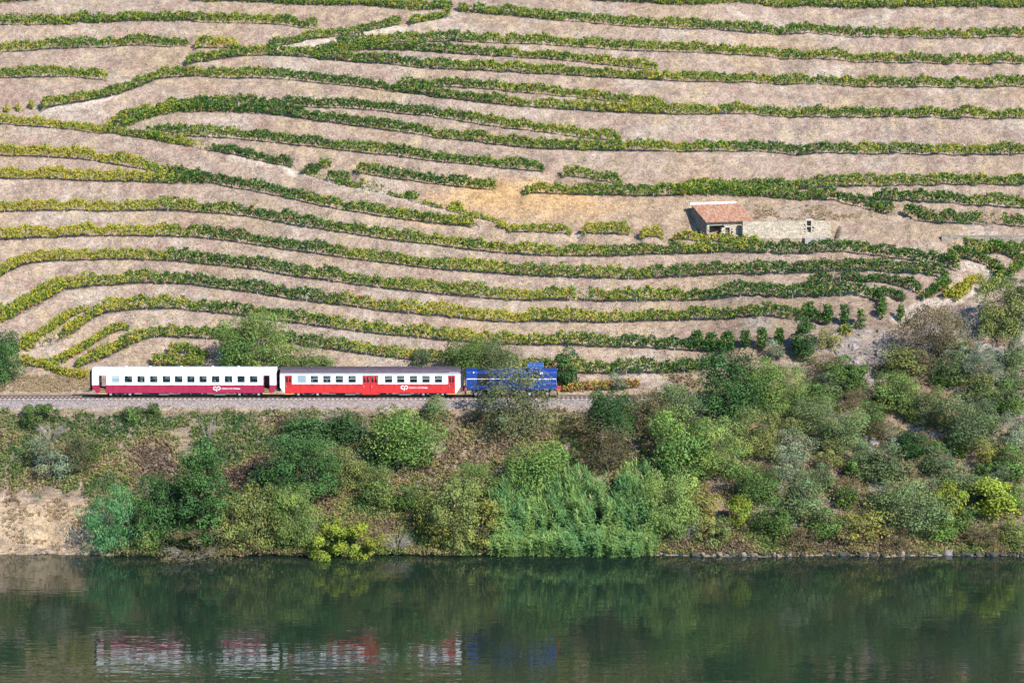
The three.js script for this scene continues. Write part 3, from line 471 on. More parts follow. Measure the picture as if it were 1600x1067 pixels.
  for (const s of [-1, 1]) { const a = s < 0 ? -0.18 : L + 0.02;
    mesh('buffer_beam', rbox(a, a + 0.16, 0.85, 1.35, -1.4, 1.4, 0.03), MT.buffer, t);
    for (const z of [-0.95, 0.95]) mesh('buffer', join([new THREE.CylinderGeometry(0.11, 0.13, 0.34, 14).rotateZ(Math.PI / 2).translate(s < 0 ? -0.34 : L + 0.34, 1.06, z), new THREE.CylinderGeometry(0.24, 0.24, 0.06, 18).rotateZ(Math.PI / 2).translate(s < 0 ? -0.54 : L + 0.54, 1.06, z)]), MT.buffer, t);
    mesh('snow_plough', poly ? box(s < 0 ? -0.2 : L, s < 0 ? 0 : L + 0.2, 0.25, 0.8, -1.2, 1.2) : null, MT.dark, t); }
}
// ------------------------------------------------------------------ foliage
function leafGeo(list) {                       // list of { p, n (facing), l, w, up, c } -> folded leaves of two triangles
  const P = new Float32Array(list.length * 12), Nn = new Float32Array(list.length * 12), C = list[0].c ? new Float32Array(list.length * 12) : null, I = new Uint32Array(list.length * 6);
  const a = new THREE.Vector3(), b = new THREE.Vector3(), q = new THREE.Vector3();
  list.forEach((f, k) => {
    a.copy(f.up).normalize(); b.crossVectors(f.n, a).normalize();
    const o = k * 12, v = [[-0.5, 0], [0.05, 0.5], [0.5, 0], [0.05, -0.5]];
    v.forEach(([s, t], j) => {
      q.copy(f.p).addScaledVector(a, s * f.l).addScaledVector(b, t * f.w).addScaledVector(f.n, (j % 2 ? 0.12 : -0.03) * f.w);
      P.set([q.x, q.y, q.z], o + j * 3); Nn.set([f.s.x, f.s.y, f.s.z], o + j * 3); if (C) C.set([f.c.r, f.c.g, f.c.b], o + j * 3);
    });
    const i = k * 4; I.set([i, i + 3, i + 1, i + 1, i + 3, i + 2], k * 6);
  });
  const g = new THREE.BufferGeometry(); g.setAttribute('position', new THREE.BufferAttribute(P, 3)); g.setAttribute('normal', new THREE.BufferAttribute(Nn, 3)); if (C) g.setAttribute('color', new THREE.BufferAttribute(C, 3)); g.setIndex(new THREE.BufferAttribute(I, 1));
  return g;
}
const dirR = r => { const u = r() * 2 - 1, a = r() * 6.2832, s = Math.sqrt(1 - u * u); return new THREE.Vector3(s * Math.cos(a), u, s * Math.sin(a)); };
const leafMat = c => new THREE.MeshPhysicalMaterial({ color: c, vertexColors: true, roughness: 0.85, transmission: 0.3, thickness: 0, side: THREE.DoubleSide, specularIntensity: 0.3 });
const instMat = new THREE.MeshPhysicalMaterial({ color: 0xffffff, roughness: 0.85, transmission: 0.28, thickness: 0, side: THREE.DoubleSide, specularIntensity: 0.3 });
const woodMat = new THREE.MeshStandardMaterial({ color: lin(0.10, 0.075, 0.055), roughness: 1 });
const greyWood = new THREE.MeshStandardMaterial({ color: lin(0.17, 0.145, 0.12), roughness: 1 });
const paleWood = new THREE.MeshStandardMaterial({ color: lin(0.34, 0.30, 0.26), roughness: 1 });
// a sprig: a few vine leaves round a point, drawn many times
function sprig(n, rad, l, seed, droop = 0) { const r = rng(seed), o = []; for (let i = 0; i < n; i++) { const d = dirR(r), nn = dirR(r).addScaledVector(d, 0.8).add(new THREE.Vector3(0, 0.4, 0)).normalize(), up = dirR(r).add(new THREE.Vector3(0, -droop, 0)); up.addScaledVector(nn, -up.dot(nn)); o.push({ p: d.clone().multiplyScalar(rad * (0.4 + 0.6 * r())), n: nn, s: nn.clone().lerp(d, 0.25).normalize(), up, l: l * (0.7 + 0.6 * r()), w: l * (0.6 + 0.5 * r()) }); } return leafGeo(o); }
const vineSprigs = [sprig(7, 0.19, 0.19, 1, 0.4), sprig(7, 0.2, 0.18, 2, 0.4)];
const VC = { deep: lin(0.034, 0.10, 0.026), green: lin(0.078, 0.18, 0.026), fresh: lin(0.20, 0.29, 0.032), lime: lin(0.37, 0.38, 0.04), yellow: lin(0.52, 0.41, 0.05), orange: lin(0.40, 0.19, 0.055), red: lin(0.24, 0.07, 0.04), brown: lin(0.19, 0.12, 0.06) };
const DARK = [[390, 430, 110, 100, 1], [1330, 440, 200, 75, 1], [1130, 565, 150, 35, 0.7], [1262, 236, 60, 14, 1], [560, 130, 130, 60, 0.5], [430, 262, 60, 28, 0.9], [330, 287, 60, 20, 0.7], [1360, 330, 80, 22, 0.7], [680, 288, 70, 14, 0.6], [460, 180, 160, 26, 0.45], [210, 212, 60, 12, 0.6], [1300, 135, 60, 12, 0.3], [220, 62, 70, 14, 0.35], [980, 530, 100, 18, 0.5], [660, 240, 90, 40, 0.25]];
const YELL = [[110, 450, 110, 130, 0.9], [700, 530, 170, 60, 0.65], [50, 262, 150, 42, 0.85], [1540, 460, 50, 22, 1], [1000, 150, 160, 60, 0.25], [80, 190, 100, 12, 0.7], [120, 340, 160, 40, 0.7], [950, 365, 150, 20, 0.5], [860, 500, 180, 26, 0.5], [1130, 375, 70, 10, 0.7], [1500, 230, 120, 30, 0.3]];
const field = (F, x, y) => F.reduce((s, [cx, cy, sx, sy, a]) => s + a * gauss(x, y, cx, cy, sx, sy), 0);
function vineColor(px, py, r, o, along) {
  let d = field(DARK, px, py) + 0.5 * N2(along * 0.12, py * 0.05, 3), y = (o.y ?? 0) + field(YELL, px, py) - 0.7 * d + 0.55 * N2(along * 0.35, py * 0.09, 13) + 0.35 * N2(along * 1.1, py, 8);
  d = clamp(d); y = clamp(y, -0.3, 1.1);
  const v = r() + 0.25 * (r() - 0.5);
  if (r() < (o.red ?? 0.035 + 0.05 * clamp(N2(along * 0.5, py, 17) * 2.5))) return r() < 0.6 ? VC.orange : r() < 0.5 ? VC.red : VC.brown;
  if (v < y * 0.36) return VC.yellow;
  if (v < y * 0.72 + 0.24 - 0.2 * d) return VC.lime;
  if (v < 0.66 - 0.5 * d + 0.4 * y) return VC.fresh;
  if (v < 0.9 - 0.36 * d + 0.3 * y) return VC.green;
  return VC.deep;
}
const mtx = new THREE.Matrix4(), qt = new THREE.Quaternion(), sc = new THREE.Vector3(), eul = new THREE.Euler(), colr = new THREE.Color();
function scatter(name, geo, mat, list, parent) { // list of { p, s, c, e? }
  const m = shade(new THREE.InstancedMesh(geo, mat, list.length)); m.name = name; m.userData.kind = 'stuff';
  const r = rng(list.length + 7);
  list.forEach((q, i) => { eul.set(...(q.e || [r() * 6.28, r() * 6.28, r() * 6.28])); qt.setFromEuler(eul); if (Array.isArray(q.s)) sc.set(...q.s); else sc.setScalar(q.s); m.setMatrixAt(i, mtx.compose(q.p, qt, sc)); m.setColorAt(i, q.c); });
  (parent || scene).add(m); return m;
}
const tone = (c, r, k = 0.35) => c.clone().multiplyScalar(1 - k / 2 + k * r());
let rowSeed = 100;
const postGeo = new THREE.CylinderGeometry(0.045, 0.05, 1.75, 6).translate(0, 0.87, 0);
for (const R of ROWS) {
  const o = R[2] || {}, r = rng(rowSeed++), L = R.line, mid = L[L.length >> 1];
  const org = new THREE.Vector3(mid.x, ground(mid.x, mid.z), mid.z);
  const t = thing('vine_row', R[1], 'vine row', org.toArray(), 0, 'vine rows on the terraces');
  const leaves = [[], []], stems = []; let along = 0, next = 0, post = 2 + 3 * r();
  const hgt = (o.h ?? 1.5) * lerp(1.08, 1.24, sstep(150, 480, R[0][R[0].length >> 1][1]));
  for (let k = 0; k + 1 < L.length; k++) {
    const a = L[k], b = L[k + 1], d = b.clone().sub(a), len = d.length(); const tx = d.x / len, tz = d.z / len, nx = -tz, nz = tx;
    const hole = N2(along * 0.23, rowSeed * 1.7, 5) < (o.gap ? -0.35 + 0.6 * o.gap : -0.66) ? 1 : 0;
    const vig = 0.95 + 0.3 * N2(along * 0.3, rowSeed, 2) + 0.34 * N2(along * 0.95, rowSeed, 6);
    const n = Math.round(58 * len * (hole ? 0.15 : 1) * (0.75 + 0.5 * clamp(vig - 0.5)) * Math.min(1.1, hgt / 1.5));
    const px = R.px[Math.min(k, R.px.length - 1)];
    for (let i = 0; i < n; i++) {
      const f = r(), h = hgt * clamp(vig, 0.6, 1.25) * (0.22 + 0.80 * Math.pow(r(), 0.8)), w = 0.46 * Math.sqrt(clamp(1.15 - Math.abs(h / hgt - 0.62) * 1.5, 0.12, 1));
      const u = (r() + r() - 1) * w * 1.5, x = a.x + d.x * f + nx * u, z = a.z + d.z * f + nz * u;
      leaves[r() * 2 | 0].push({ p: new THREE.Vector3(x, ground(x, z) * 0.35 + ground(a.x + d.x * f, a.z + d.z * f) * 0.65 + h, z).sub(org), s: 0.75 + 0.5 * r(), c: tone(vineColor(px.x, px.y, r, o, along + f * len), r) });
    }
    if (r() < 0.2 && !hole) for (let i = 0; i < 5; i++) leaves[1].push({ p: new THREE.Vector3(a.x + 0.5 * (r() - 0.5), ground(a.x, a.z) + hgt * (0.98 + 0.06 * i), a.z + 0.3 * (r() - 0.5)).sub(org), s: 0.6, c: tone(vineColor(px.x, px.y, r, o, along), r) });
    if (r() < 0.1 && !hole) for (let i = 0; i < 4; i++) { const x = a.x + nx * 0.5, z = a.z + nz * 0.5 * (nz > 0 ? 1 : -1); leaves[0].push({ p: new THREE.Vector3(x + 0.3 * (r() - 0.5), ground(x, z) + hgt * 0.2 + 0.25 * r(), z).sub(org), s: 0.9, c: tone(vineColor(px.x, px.y, r, o, along), r) }); }
    while (next < along + len) {
      const f = (next - along) / len, x = a.x + d.x * f, z = a.z + d.z * f, y = ground(x, z) - 0.05;
      stems.push(taper([x - org.x, y - org.y, z - org.z], [x - org.x + 0.12 * (r() - 0.5), y - org.y + 0.62, z - org.z + 0.12 * (r() - 0.5)], 0.045, 0.03, 4)); next += 1.0 + 0.2 * r();
    }
    if (along > post) { const p = mesh('post', postGeo, paleWood, t); p.position.set(a.x - org.x, ground(a.x, a.z) - org.y - 0.1, a.z - org.z); p.scale.y = hgt / 1.5 * 0.95; p.rotation.z = 0.06 * (r() - 0.5); post = along + 6.5 + r(); }
    along += len;
  }
  leaves.forEach((l, i) => l.length && scatter('foliage', vineSprigs[i], instMat, l, t));
  const s = mesh('trunks', join(stems), woodMat, t); s.userData.kind = 'stuff';
}
// vines that stand alone
const vineShapes = [];
function loneVine(px, py, hpx, wpx, label, y, group) {
  const p = hit(px, py, ground), m = metre(p), h = hpx * m, w = wpx * m / 2, r = rng(Math.round(px * 7 + py));
  const t = thing('grapevine', label, 'grapevine', p.toArray(), 0, group || 'vines standing alone');
  const n = Math.round(30 * h * w * (y > -0.3 ? 1.5 : 2.4)) + 6, list = [];
  for (let i = 0; i < n; i++) { const v = r(), k = Math.sqrt(clamp(1.1 - Math.abs(v - 0.5) * 1.4)), a = r() * 6.28, q = Math.sqrt(r()) * w * k; list.push({ p: new THREE.Vector3(q * Math.cos(a), h * (0.18 + 0.8 * v), q * Math.sin(a)), s: 0.8 + 0.5 * r(), c: tone(vineColor(px, py, r, { y }, px * 0.1 + i * 0.01), r) }); }
  scatter('foliage', vineSprigs[0], instMat, list, t);
  mesh('trunk', join([taper([0, -0.05, 0], [0.04, h * 0.4, 0.02], 0.06, 0.04), taper([0.04, h * 0.4, 0.02], [-0.15, h * 0.75, 0.05], 0.035, 0.015)]), woodMat, t);
}
[[1088, 543, 27, 22, 'first'], [1112, 550, 30, 22, 'second'], [1137, 549, 32, 24, 'third'], [1166, 545, 30, 17, 'fourth'], [1191, 549, 38, 17, 'fifth'], [1218, 541, 30, 14, 'sixth']].forEach(q => loneVine(q[0], q[1], q[2], q[3], q[4] + ' from the left of the six upright dark vines beyond the third row', -0.6, 'upright vines at the end of the third row'));
[[1264, 499, 28, 22, 'bushy dark vine beside the tall slender tree, first of its line'], [1294, 508, 32, 18, 'dark upright vine with its shadow, second right of the slender tree'], [1320, 511, 36, 16, 'narrow dark upright vine, third right of the slender tree']].forEach(q => loneVine(q[0], q[1], q[2], q[3], q[4], -0.6, 'upright vines at the end of the fourth row'));
loneVine(1346, 516, 34, 16, 'upright vine turning yellow at its foot near the stone edge', 0.6); loneVine(1322, 524, 16, 26, 'low yellow vine spreading on the stone edge', 1);
loneVine(10, 176, 13, 10, 'first tiny yellow vine at the left end of the diagonal row', 0.9); loneVine(27, 174, 12, 10, 'second tiny yellow vine at the left end of the diagonal row', 0.9); loneVine(48, 171, 14, 12, 'third small yellow vine at the left end of the diagonal row', 0.6);
loneVine(488, 272, 17, 26, 'rounded vine on the pale earth track near two stakes', 0.1); loneVine(508, 262, 14, 22, 'low orange-tinged vine above the pale earth track', 0.7); loneVine(642, 312, 14, 26, 'green vine at the upper edge of the pale track, above the ochre rows', 0); loneVine(714, 330, 16, 22, 'bright green vine beside the pale track at the ochre earth', 0.2); loneVine(786, 358, 12, 18, 'small vine at the foot of the ochre cutting', 0.1); loneVine(1408, 512 - 8, 28, 12, 'thin dark vine on the tip of the terrace above the rocks', -0.5);

// ------------------------------------------------------------------ trees and shrubs: crowns of many small leaves in clumps
function crownGeo({ w, h, n, leaf, clumps, rc, seed, lift = 0.12, narrow = 0.6, thin = 0.55, hang = 0, rise = 0, gapy = 0, vary = 0.5, wild = 0.5 }) {
  const r = rng(seed), list = [], cs = [];
  for (let i = 0; i < clumps; i++) {
    const v = i / clumps, y = lift + (1 - lift) * (0.06 + 0.86 * ((v + 0.5 * r()) % 1)), k = Math.sqrt(clamp(1 - Math.pow(Math.abs((y - 0.45) / 0.62), 2.2), 0.05, 1)), a = i * 2.4 + r(), q = Math.pow(r(), 0.45) * k * (1 - rc * narrow * 0.7) * 0.5 * lerp(1, 0.75 + 0.9 * Math.abs(N2(a * 0.6, y * 3, seed)) + 0.25 * r(), wild);
    cs.push({ p: new THREE.Vector3(q * Math.cos(a) * w, y * h, q * Math.sin(a) * w), r: rc * (0.65 - 0.25 * wild + (0.7 + 0.25 * wild) * r()) * Math.min(w, h) * 0.5, t: 1 - vary / 2 + vary * r(), hue: r() });
  }
  for (let i = 0; i < n; i++) {
    const c = cs[Math.min(clumps - 1, r() * clumps | 0)], d = dirR(r); if (d.y < -0.3 && r() < 0.6) d.y *= -1;
    const q = c.r * (1 - thin * Math.pow(r(), 1.6)) * (1 + gapy * r()), p = c.p.clone().add(d.clone().multiply(new THREE.Vector3(q, q * 0.85, q)));
    if (p.y < 0.02) p.y = 0.02 + 0.1 * r();
    const nn = dirR(r).addScaledVector(d, 0.9).add(new THREE.Vector3(0, 0.3, 0)).normalize(), up = dirR(r).add(new THREE.Vector3(0, rise - hang, 0)); up.addScaledVector(nn, -up.dot(nn));
    const g = c.t * (0.72 + 0.56 * r()), hue = c.hue * 0.6 + r() * 0.4;
    list.push({ p, n: nn, s: nn.clone().lerp(d, 0.3).normalize(), up, l: leaf[0] * (0.7 + 0.6 * r()), w: leaf[1] * (0.7 + 0.6 * r()), c: lin(g * (0.85 + 0.35 * hue), g, g * (1.1 - 0.3 * hue)) });
  }
  return leafGeo(list);
}
function trunkGeo(w, h, seed, stems = 1, r0 = 0.13) {
  const r = rng(seed), o = [];
  for (let s = 0; s < stems; s++) {
    let p = [0.15 * w * (r() - 0.5) * (stems > 1), -0.3, 0.15 * w * (r() - 0.5) * (stems > 1)], rad = r0 * (0.7 + 0.5 * r());
    const lean = [0.5 * w * (r() - 0.5), 0.4 * w * (r() - 0.5)];
    for (let k = 0; k < 4; k++) {
      const q = [p[0] + lean[0] * 0.3 + 0.1 * w * (r() - 0.5) * 0.5, p[1] + h * 0.2 + (k ? 0 : 0.3), p[2] + lean[1] * 0.3 + 0.05 * w * (r() - 0.5)];
      o.push(taper(p, q, rad, rad * 0.75)); rad *= 0.75;
      for (let b = 0; b < 2; b++) if (k) { const a = r() * 6.28, e = [q[0] + 0.36 * w * Math.cos(a), q[1] + h * (0.08 + 0.2 * r()), q[2] + 0.36 * w * Math.sin(a)]; o.push(taper(q, e, rad * 0.6, rad * 0.2, 4)); }
      p = q;
    }
  }
  return join(o);
}
function twigGeo(w, h, n, seed) { const r = rng(seed), o = []; for (let i = 0; i < n; i++) { const a = r() * 6.28, e = 0.3 + 0.7 * r(), q = [0.06 * w * Math.cos(a), 0, 0.06 * w * Math.sin(a)], m = [0.28 * w * e * Math.cos(a + 0.3), h * 0.5 * (0.6 + 0.6 * r()), 0.28 * w * e * Math.sin(a + 0.3)]; o.push(taper(q, m, 0.035, 0.022, 3)); for (let k = 0; k < 4; k++) { const b = a + 1.6 * (r() - 0.5); o.push(taper(m, [m[0] + 0.22 * w * Math.cos(b), m[1] + h * 0.45 * r(), m[2] + 0.22 * w * Math.sin(b)], 0.02, 0.007, 3)); } } return join(o); }
// kinds: shape of crown + colour; three sizes share geometry between trees of a kind
const KIND = {
  oak: { thin: 0.34, c: lin(0.06, 0.128, 0.034), leaf: [0.24, 0.17], clumps: 34, rc: 0.5, den: 1.7, lift: 0.08, vary: 0.8, wild: 0.25 },
  broad: { thin: 0.38, c: lin(0.125, 0.205, 0.046), leaf: [0.24, 0.16], clumps: 30, rc: 0.5, den: 1.5, lift: 0.05, vary: 0.7, wild: 0.45 },
  light: { c: lin(0.20, 0.27, 0.068), leaf: [0.27, 0.10], clumps: 36, rc: 0.46, den: 1.7, wild: 0.5, rise: 0.9, lift: 0.04 },
  lime: { c: lin(0.30, 0.36, 0.045), leaf: [0.26, 0.18], clumps: 26, rc: 0.46, den: 1.5, wild: 0.3, lift: 0.03 },
  gold: { c: lin(0.25, 0.25, 0.055), leaf: [0.22, 0.14], clumps: 24, rc: 0.46, den: 0.9, lift: 0.05 },
  olive: { c: lin(0.155, 0.205, 0.08), leaf: [0.25, 0.12], clumps: 30, rc: 0.48, den: 1.6, rise: 0.4, lift: 0.06 },
  sage: { c: lin(0.22, 0.26, 0.155), leaf: [0.24, 0.10], clumps: 28, rc: 0.46, den: 1.7, rise: 0.5, lift: 0.06 },
  moss: { c: lin(0.20, 0.225, 0.065), leaf: [0.24, 0.14], clumps: 28, rc: 0.48, den: 1.4, lift: 0.03 },
  brown: { c: lin(0.18, 0.145, 0.068), leaf: [0.21, 0.12], clumps: 26, rc: 0.5, den: 1.0, lift: 0.04, gapy: 0.25 },
  plume: { wild: 0.3, c: lin(0.13, 0.33, 0.12), leaf: [0.42, 0.09], clumps: 30, rc: 0.44, den: 0.9, rise: 1.6, lift: 0.02 },
  sparse: { c: lin(0.145, 0.16, 0.068), leaf: [0.22, 0.13], clumps: 40, rc: 0.44, den: 1.6, lift: 0.03, gapy: 0.3 },
};
const kindMat = {}, crowns = {}, trunks = {};
const rank = ['first', 'second', 'third', 'fourth', 'fifth', 'sixth', 'seventh', 'eighth', 'ninth', 'tenth', 'eleventh', 'twelfth', 'thirteenth', 'fourteenth', 'fifteenth', 'sixteenth', 'seventeenth', 'eighteenth'];
const SIZES = [[2.2, 900], [4.2, 2300], [7.5, 5200], [11.5, 9500]];
function plant(name, kind, cx, baseY, wpx, hpx, label, category, group, o = {}) {
  const p = hit(cx, baseY, ground), m = metre(p), w = wpx * m, h = hpx * m, K = KIND[kind];
  const si = SIZES.reduce((b, s, i) => Math.abs(Math.log(s[0] / Math.sqrt(w * h))) < Math.abs(Math.log(SIZES[b][0] / Math.sqrt(w * h))) ? i : b, 0), S = SIZES[si];
  const asp = h / w > 1.5 ? 2 : h / w < 0.62 ? 0 : 1, va = (cx * 13 + baseY * 7 | 0) % (si > 2 ? 1 : 2), key = kind + si + asp + va;
  const W0 = S[0] * [1.3, 1, 0.66][asp], H0 = S[0] * [0.72, 1, 1.4][asp];
  crowns[key] ??= crownGeo({ w: W0, h: H0, n: Math.round(S[1] * K.den), leaf: K.leaf.map(v => v * [0.85, 1, 1.1, 1.2][si]), clumps: Math.round(K.clumps * [0.45, 0.8, 1.25, 1.8][si]), rc: K.rc * [1.15, 1, 0.78, 0.62][si], seed: key.length * 31 + si * 7 + asp * 3 + va * 101 + K.clumps, lift: K.lift, rise: K.rise ?? 0, gapy: K.gapy ?? 0.1, vary: K.vary ?? 0.6, thin: K.thin ?? 0.5, wild: asp === 2 ? 0 : K.wild ?? 0.7 });
  trunks[key] ??= trunkGeo(W0, H0, si * 5 + asp + va + 9, si < 2 ? 3 : 2, [0.05, 0.08, 0.13, 0.2][si]);
  kindMat[kind] ??= [0.82, 1.0, 1.16].map(k => leafMat(K.c.clone().multiplyScalar(k)));
  const t = thing(name, label, category, [p.x, p.y - 0.05, p.z], 0, group);
  const c = mesh('crown', crowns[key], kindMat[kind][Math.floor(cx + baseY) % 3], t), s = mesh('trunk', trunks[key], kind === 'olive' || kind === 'sage' ? greyWood : woodMat, t);
  const turn = (cx * 2.399) % 6.283; for (const q of [c, s]) { q.scale.set(w / W0, h / H0, w / W0); q.rotation.y = turn; }
  return t;
}
const tree = (...a) => plant('tree', ...a.slice(0, 6), 'tree', a[6]), bush = (...a) => plant('shrub', ...a.slice(0, 6), 'shrub', a[6]);
// behind and beside the train
tree('oak', 3, 602, 66, 84, 'dark evergreen tree cut by the left edge beside the track');
tree('broad', 368, 590, 72, 90, 'darker left half of the pair of leafy trees behind the white carriage');
tree('light', 413, 590, 96, 102, 'yellow-green leafy tree behind the joint of the two carriages');
bush('light', 470, 586, 62, 44, 'pale low shrub behind the left end of the red carriage'); bush('broad', 503, 582, 34, 26, 'small green shrub peeping over the dark carriage roof');
bush('olive', 662, 580, 32, 34, 'greyish shrub above the dark roof among yellow vines');
tree('broad', 728, 592, 72, 66, 'green tree rising behind the gap between carriage and locomotive'); tree('olive', 772, 590, 70, 64, 'grey-green tree rising right behind the locomotive hood');
tree('oak', 885, 610, 36, 68, 'narrow dark tree standing at the nose of the locomotive'); bush('sage', 966, 610, 30, 24, 'small grey round shrub beside the track ahead of the locomotive');
tree('oak', 1256, 563, 38, 70, 'tall slender dark tree at the end of the terraces'); bush('sage', 1212, 562, 32, 28, 'small silvery shrub left of the slender tree'); bush('gold', 1294, 546, 36, 34, 'yellowish shrub just right of the slender tree');
// along the edge of the railway and down the bank
bush('sparse', 803, 684, 112, 114, 'open airy shrub in front of the locomotive'); bush('olive', 679, 652, 46, 32, 'small grey-green shrub at the ballast edge under the red carriage');
bush('broad', 62, 664, 66, 34, 'fresh green shrub at the ballast edge near the left margin'); bush('broad', 205, 660, 40, 22, 'low green bush below the crimson carriage'); bush('broad', 240, 654, 22, 24, 'small leafy bush at the ballast edge under the crimson carriage');
tree('sage', 78, 748, 66, 64, 'small silvery olive tree with a pale trunk on the left bank'); tree('sparse', 122, 742, 44, 62, 'thin sapling right of the silvery olive tree'); bush('broad', 142, 722, 28, 34, 'small green bush two steps right of the silvery olive tree');
bush('plume', 176, 862, 98, 104, 'feathery blue-green bush at the waterline by the bare earth bank');
tree('oak', 316, 868, 98, 190, 'tallest dark tree on the river bank'); tree('oak', 252, 860, 76, 112, 'dark tree leaning out left of the tallest bank tree'); bush('moss', 232, 862, 50, 60, 'dull olive bush between feathery bush and dark trees');
bush('brown', 300, 880, 140, 56, 'grey-brown twiggy thicket at the foot of the tallest tree'); bush('moss', 358, 862, 46, 100, 'greyish climber-clad shrub at the right flank of the tallest tree');
tree('oak', 465, 800, 132, 116, 'wide round dark tree with clumped crown on the middle bank'); bush('moss', 405, 862, 76, 108, 'yellow-olive bush at the water left of the wide round tree'); bush('light', 462, 862, 84, 110, 'soft green bush at the water below the wide round tree');
bush('lime', 536, 880, 118, 68, 'bright yellow-lime bush overhanging the water'); bush('gold', 586, 868, 50, 44, 'yellow bush at the right end of the lime one');
tree('broad', 628, 736, 112, 100, 'bushy green tree on the bank under the red carriage'); bush('oak', 480, 692, 70, 46, 'dark green bramble mound below the joint of the carriages'); bush('oak', 540, 690, 64, 44, 'dark bramble mound left of the bushy green tree');
bush('moss', 530, 770, 80, 70, 'dull bush right of the wide round tree'); bush('light', 590, 790, 60, 60, 'pale green bush in the middle of the dry bank'); bush('broad', 640, 800, 48, 40, 'small green bush above the dead branches');
bush('gold', 676, 848, 56, 84, 'golden-green bush left of the reeds, front one'); bush('moss', 712, 862, 88, 116, 'large yellow-olive bush touching the left side of the reeds'); bush('light', 745, 800, 84, 76, 'pale willow-like bush at the upper left of the reeds'); bush('gold', 755, 866, 50, 92, 'golden bush at the foot of the reeds on their left');
tree('broad', 838, 778, 112, 88, 'rounded green shrub-tree crowning the reed bed'); bush('brown', 948, 738, 100, 78, 'brown half-bare bush above the reed bed');
tree('oak', 955, 690, 86, 82, 'dark round tree below the empty track'); bush('brown', 1018, 690, 70, 80, 'purplish dry thicket between dark round tree and oak'); bush('olive', 1060, 660, 76, 62, 'grey-green shrub at the end of the visible track'); bush('brown', 905, 690, 60, 46, 'low brown bush left of the dark round tree');
tree('broad', 1062, 752, 104, 112, 'large leafy tree right of the dark round tree, left half'); tree('light', 1122, 752, 100, 104, 'large light-green tree right of the reeds, right half');
tree('oak', 1140, 664, 100, 108, 'big dark oak at the end of the terraces'); tree('broad', 1184, 656, 74, 96, 'mid-green tree leaning on the big dark oak'); tree('light', 1226, 656, 64, 92, 'pale feathery tree right of the big oak');
bush('light', 1052, 846, 90, 118, 'pale yellow-green willow bush at the right end of the reeds'); bush('gold', 1092, 820, 66, 60, 'yellowish low bush right of the pale willow bush');
// shrubs of the rocky spur, placed one by one
const spurList = [
  ['olive', 1034, 660, 60, 52], ['light', 1214, 672, 16, 42], ['moss', 1188, 716, 72, 70], ['sage', 1240, 722, 60, 44], ['olive', 1270, 682, 70, 58], ['broad', 1330, 612, 66, 40], ['light', 1405, 640, 66, 46], ['broad', 1360, 672, 42, 42], ['olive', 1320, 708, 72, 64], ['broad', 1284, 636, 48, 34],
  ['oak', 1427, 716, 44, 36], ['olive', 1382, 752, 70, 52], ['sparse', 1453, 668, 48, 48], ['olive', 1510, 702, 86, 80], ['broad', 1484, 602, 48, 30], ['moss', 1532, 622, 44, 36], ['broad', 1574, 650, 56, 48], ['olive', 1584, 608, 38, 34], ['broad', 1180, 786, 78, 54], ['broad', 1210, 834, 58, 48],
  ['olive', 1256, 814, 60, 60], ['broad', 1290, 842, 52, 44], ['gold', 1348, 842, 64, 54], ['lime', 1154, 824, 34, 44], ['olive', 1286, 762, 44, 34], ['sage', 1232, 748, 44, 34], ['olive', 1424, 838, 94, 84], ['lime', 1488, 826, 44, 62], ['olive', 1496, 766, 52, 42], ['lime', 1555, 808, 68, 52],
  ['gold', 1545, 732, 48, 42], ['broad', 1578, 752, 56, 52], ['olive', 1462, 738, 48, 38], ['sage', 1586, 702, 42, 50], ['brown', 1326, 786, 34, 42], ['broad', 1474, 842, 48, 32], ['broad', 1504, 826, 34, 30], ['brown', 1420, 754, 34, 32], ['brown', 1334, 642, 38, 34], ['brown', 1378, 690, 44, 34],
  ['brown', 1447, 570, 84, 84], ['brown', 1490, 556, 60, 64], ['moss', 1562, 532, 70, 88], ['olive', 1592, 518, 50, 78], ['moss', 1405, 588, 66, 42], ['sage', 1500, 560, 66, 30], ['olive', 1490, 596, 60, 42], ['sage', 1542, 604, 66, 54], ['broad', 1320, 604, 54, 42], ['olive', 1586, 576, 34, 48],
  ['light', 1392, 628, 52, 42], ['olive', 1290, 622, 54, 38], ['moss', 1454, 636, 42, 30], ['brown', 1296, 590, 44, 34], ['broad', 1585, 796, 40, 34], ['olive', 1350, 732, 40, 40], ['moss', 1300, 728, 40, 36], ['olive', 1260, 776, 46, 36], ['brown', 1200, 760, 44, 36], ['sage', 1400, 700, 40, 30],
  ['olive', 1540, 670, 50, 40], ['broad', 1260, 640, 44, 44], ['moss', 1236, 690, 40, 34], ['brown', 1440, 700, 34, 24], ['olive', 1450, 790, 50, 40], ['brown', 1540, 850, 60, 30], ['brown', 1400, 852, 50, 28], ['brown', 1250, 852, 60, 28], ['moss', 1120, 850, 60, 36], ['brown', 1320, 852, 40, 26], ['moss', 1585, 848, 40, 34], ['olive', 1530, 780, 36, 34], ['olive', 1380, 800, 46, 44],
];
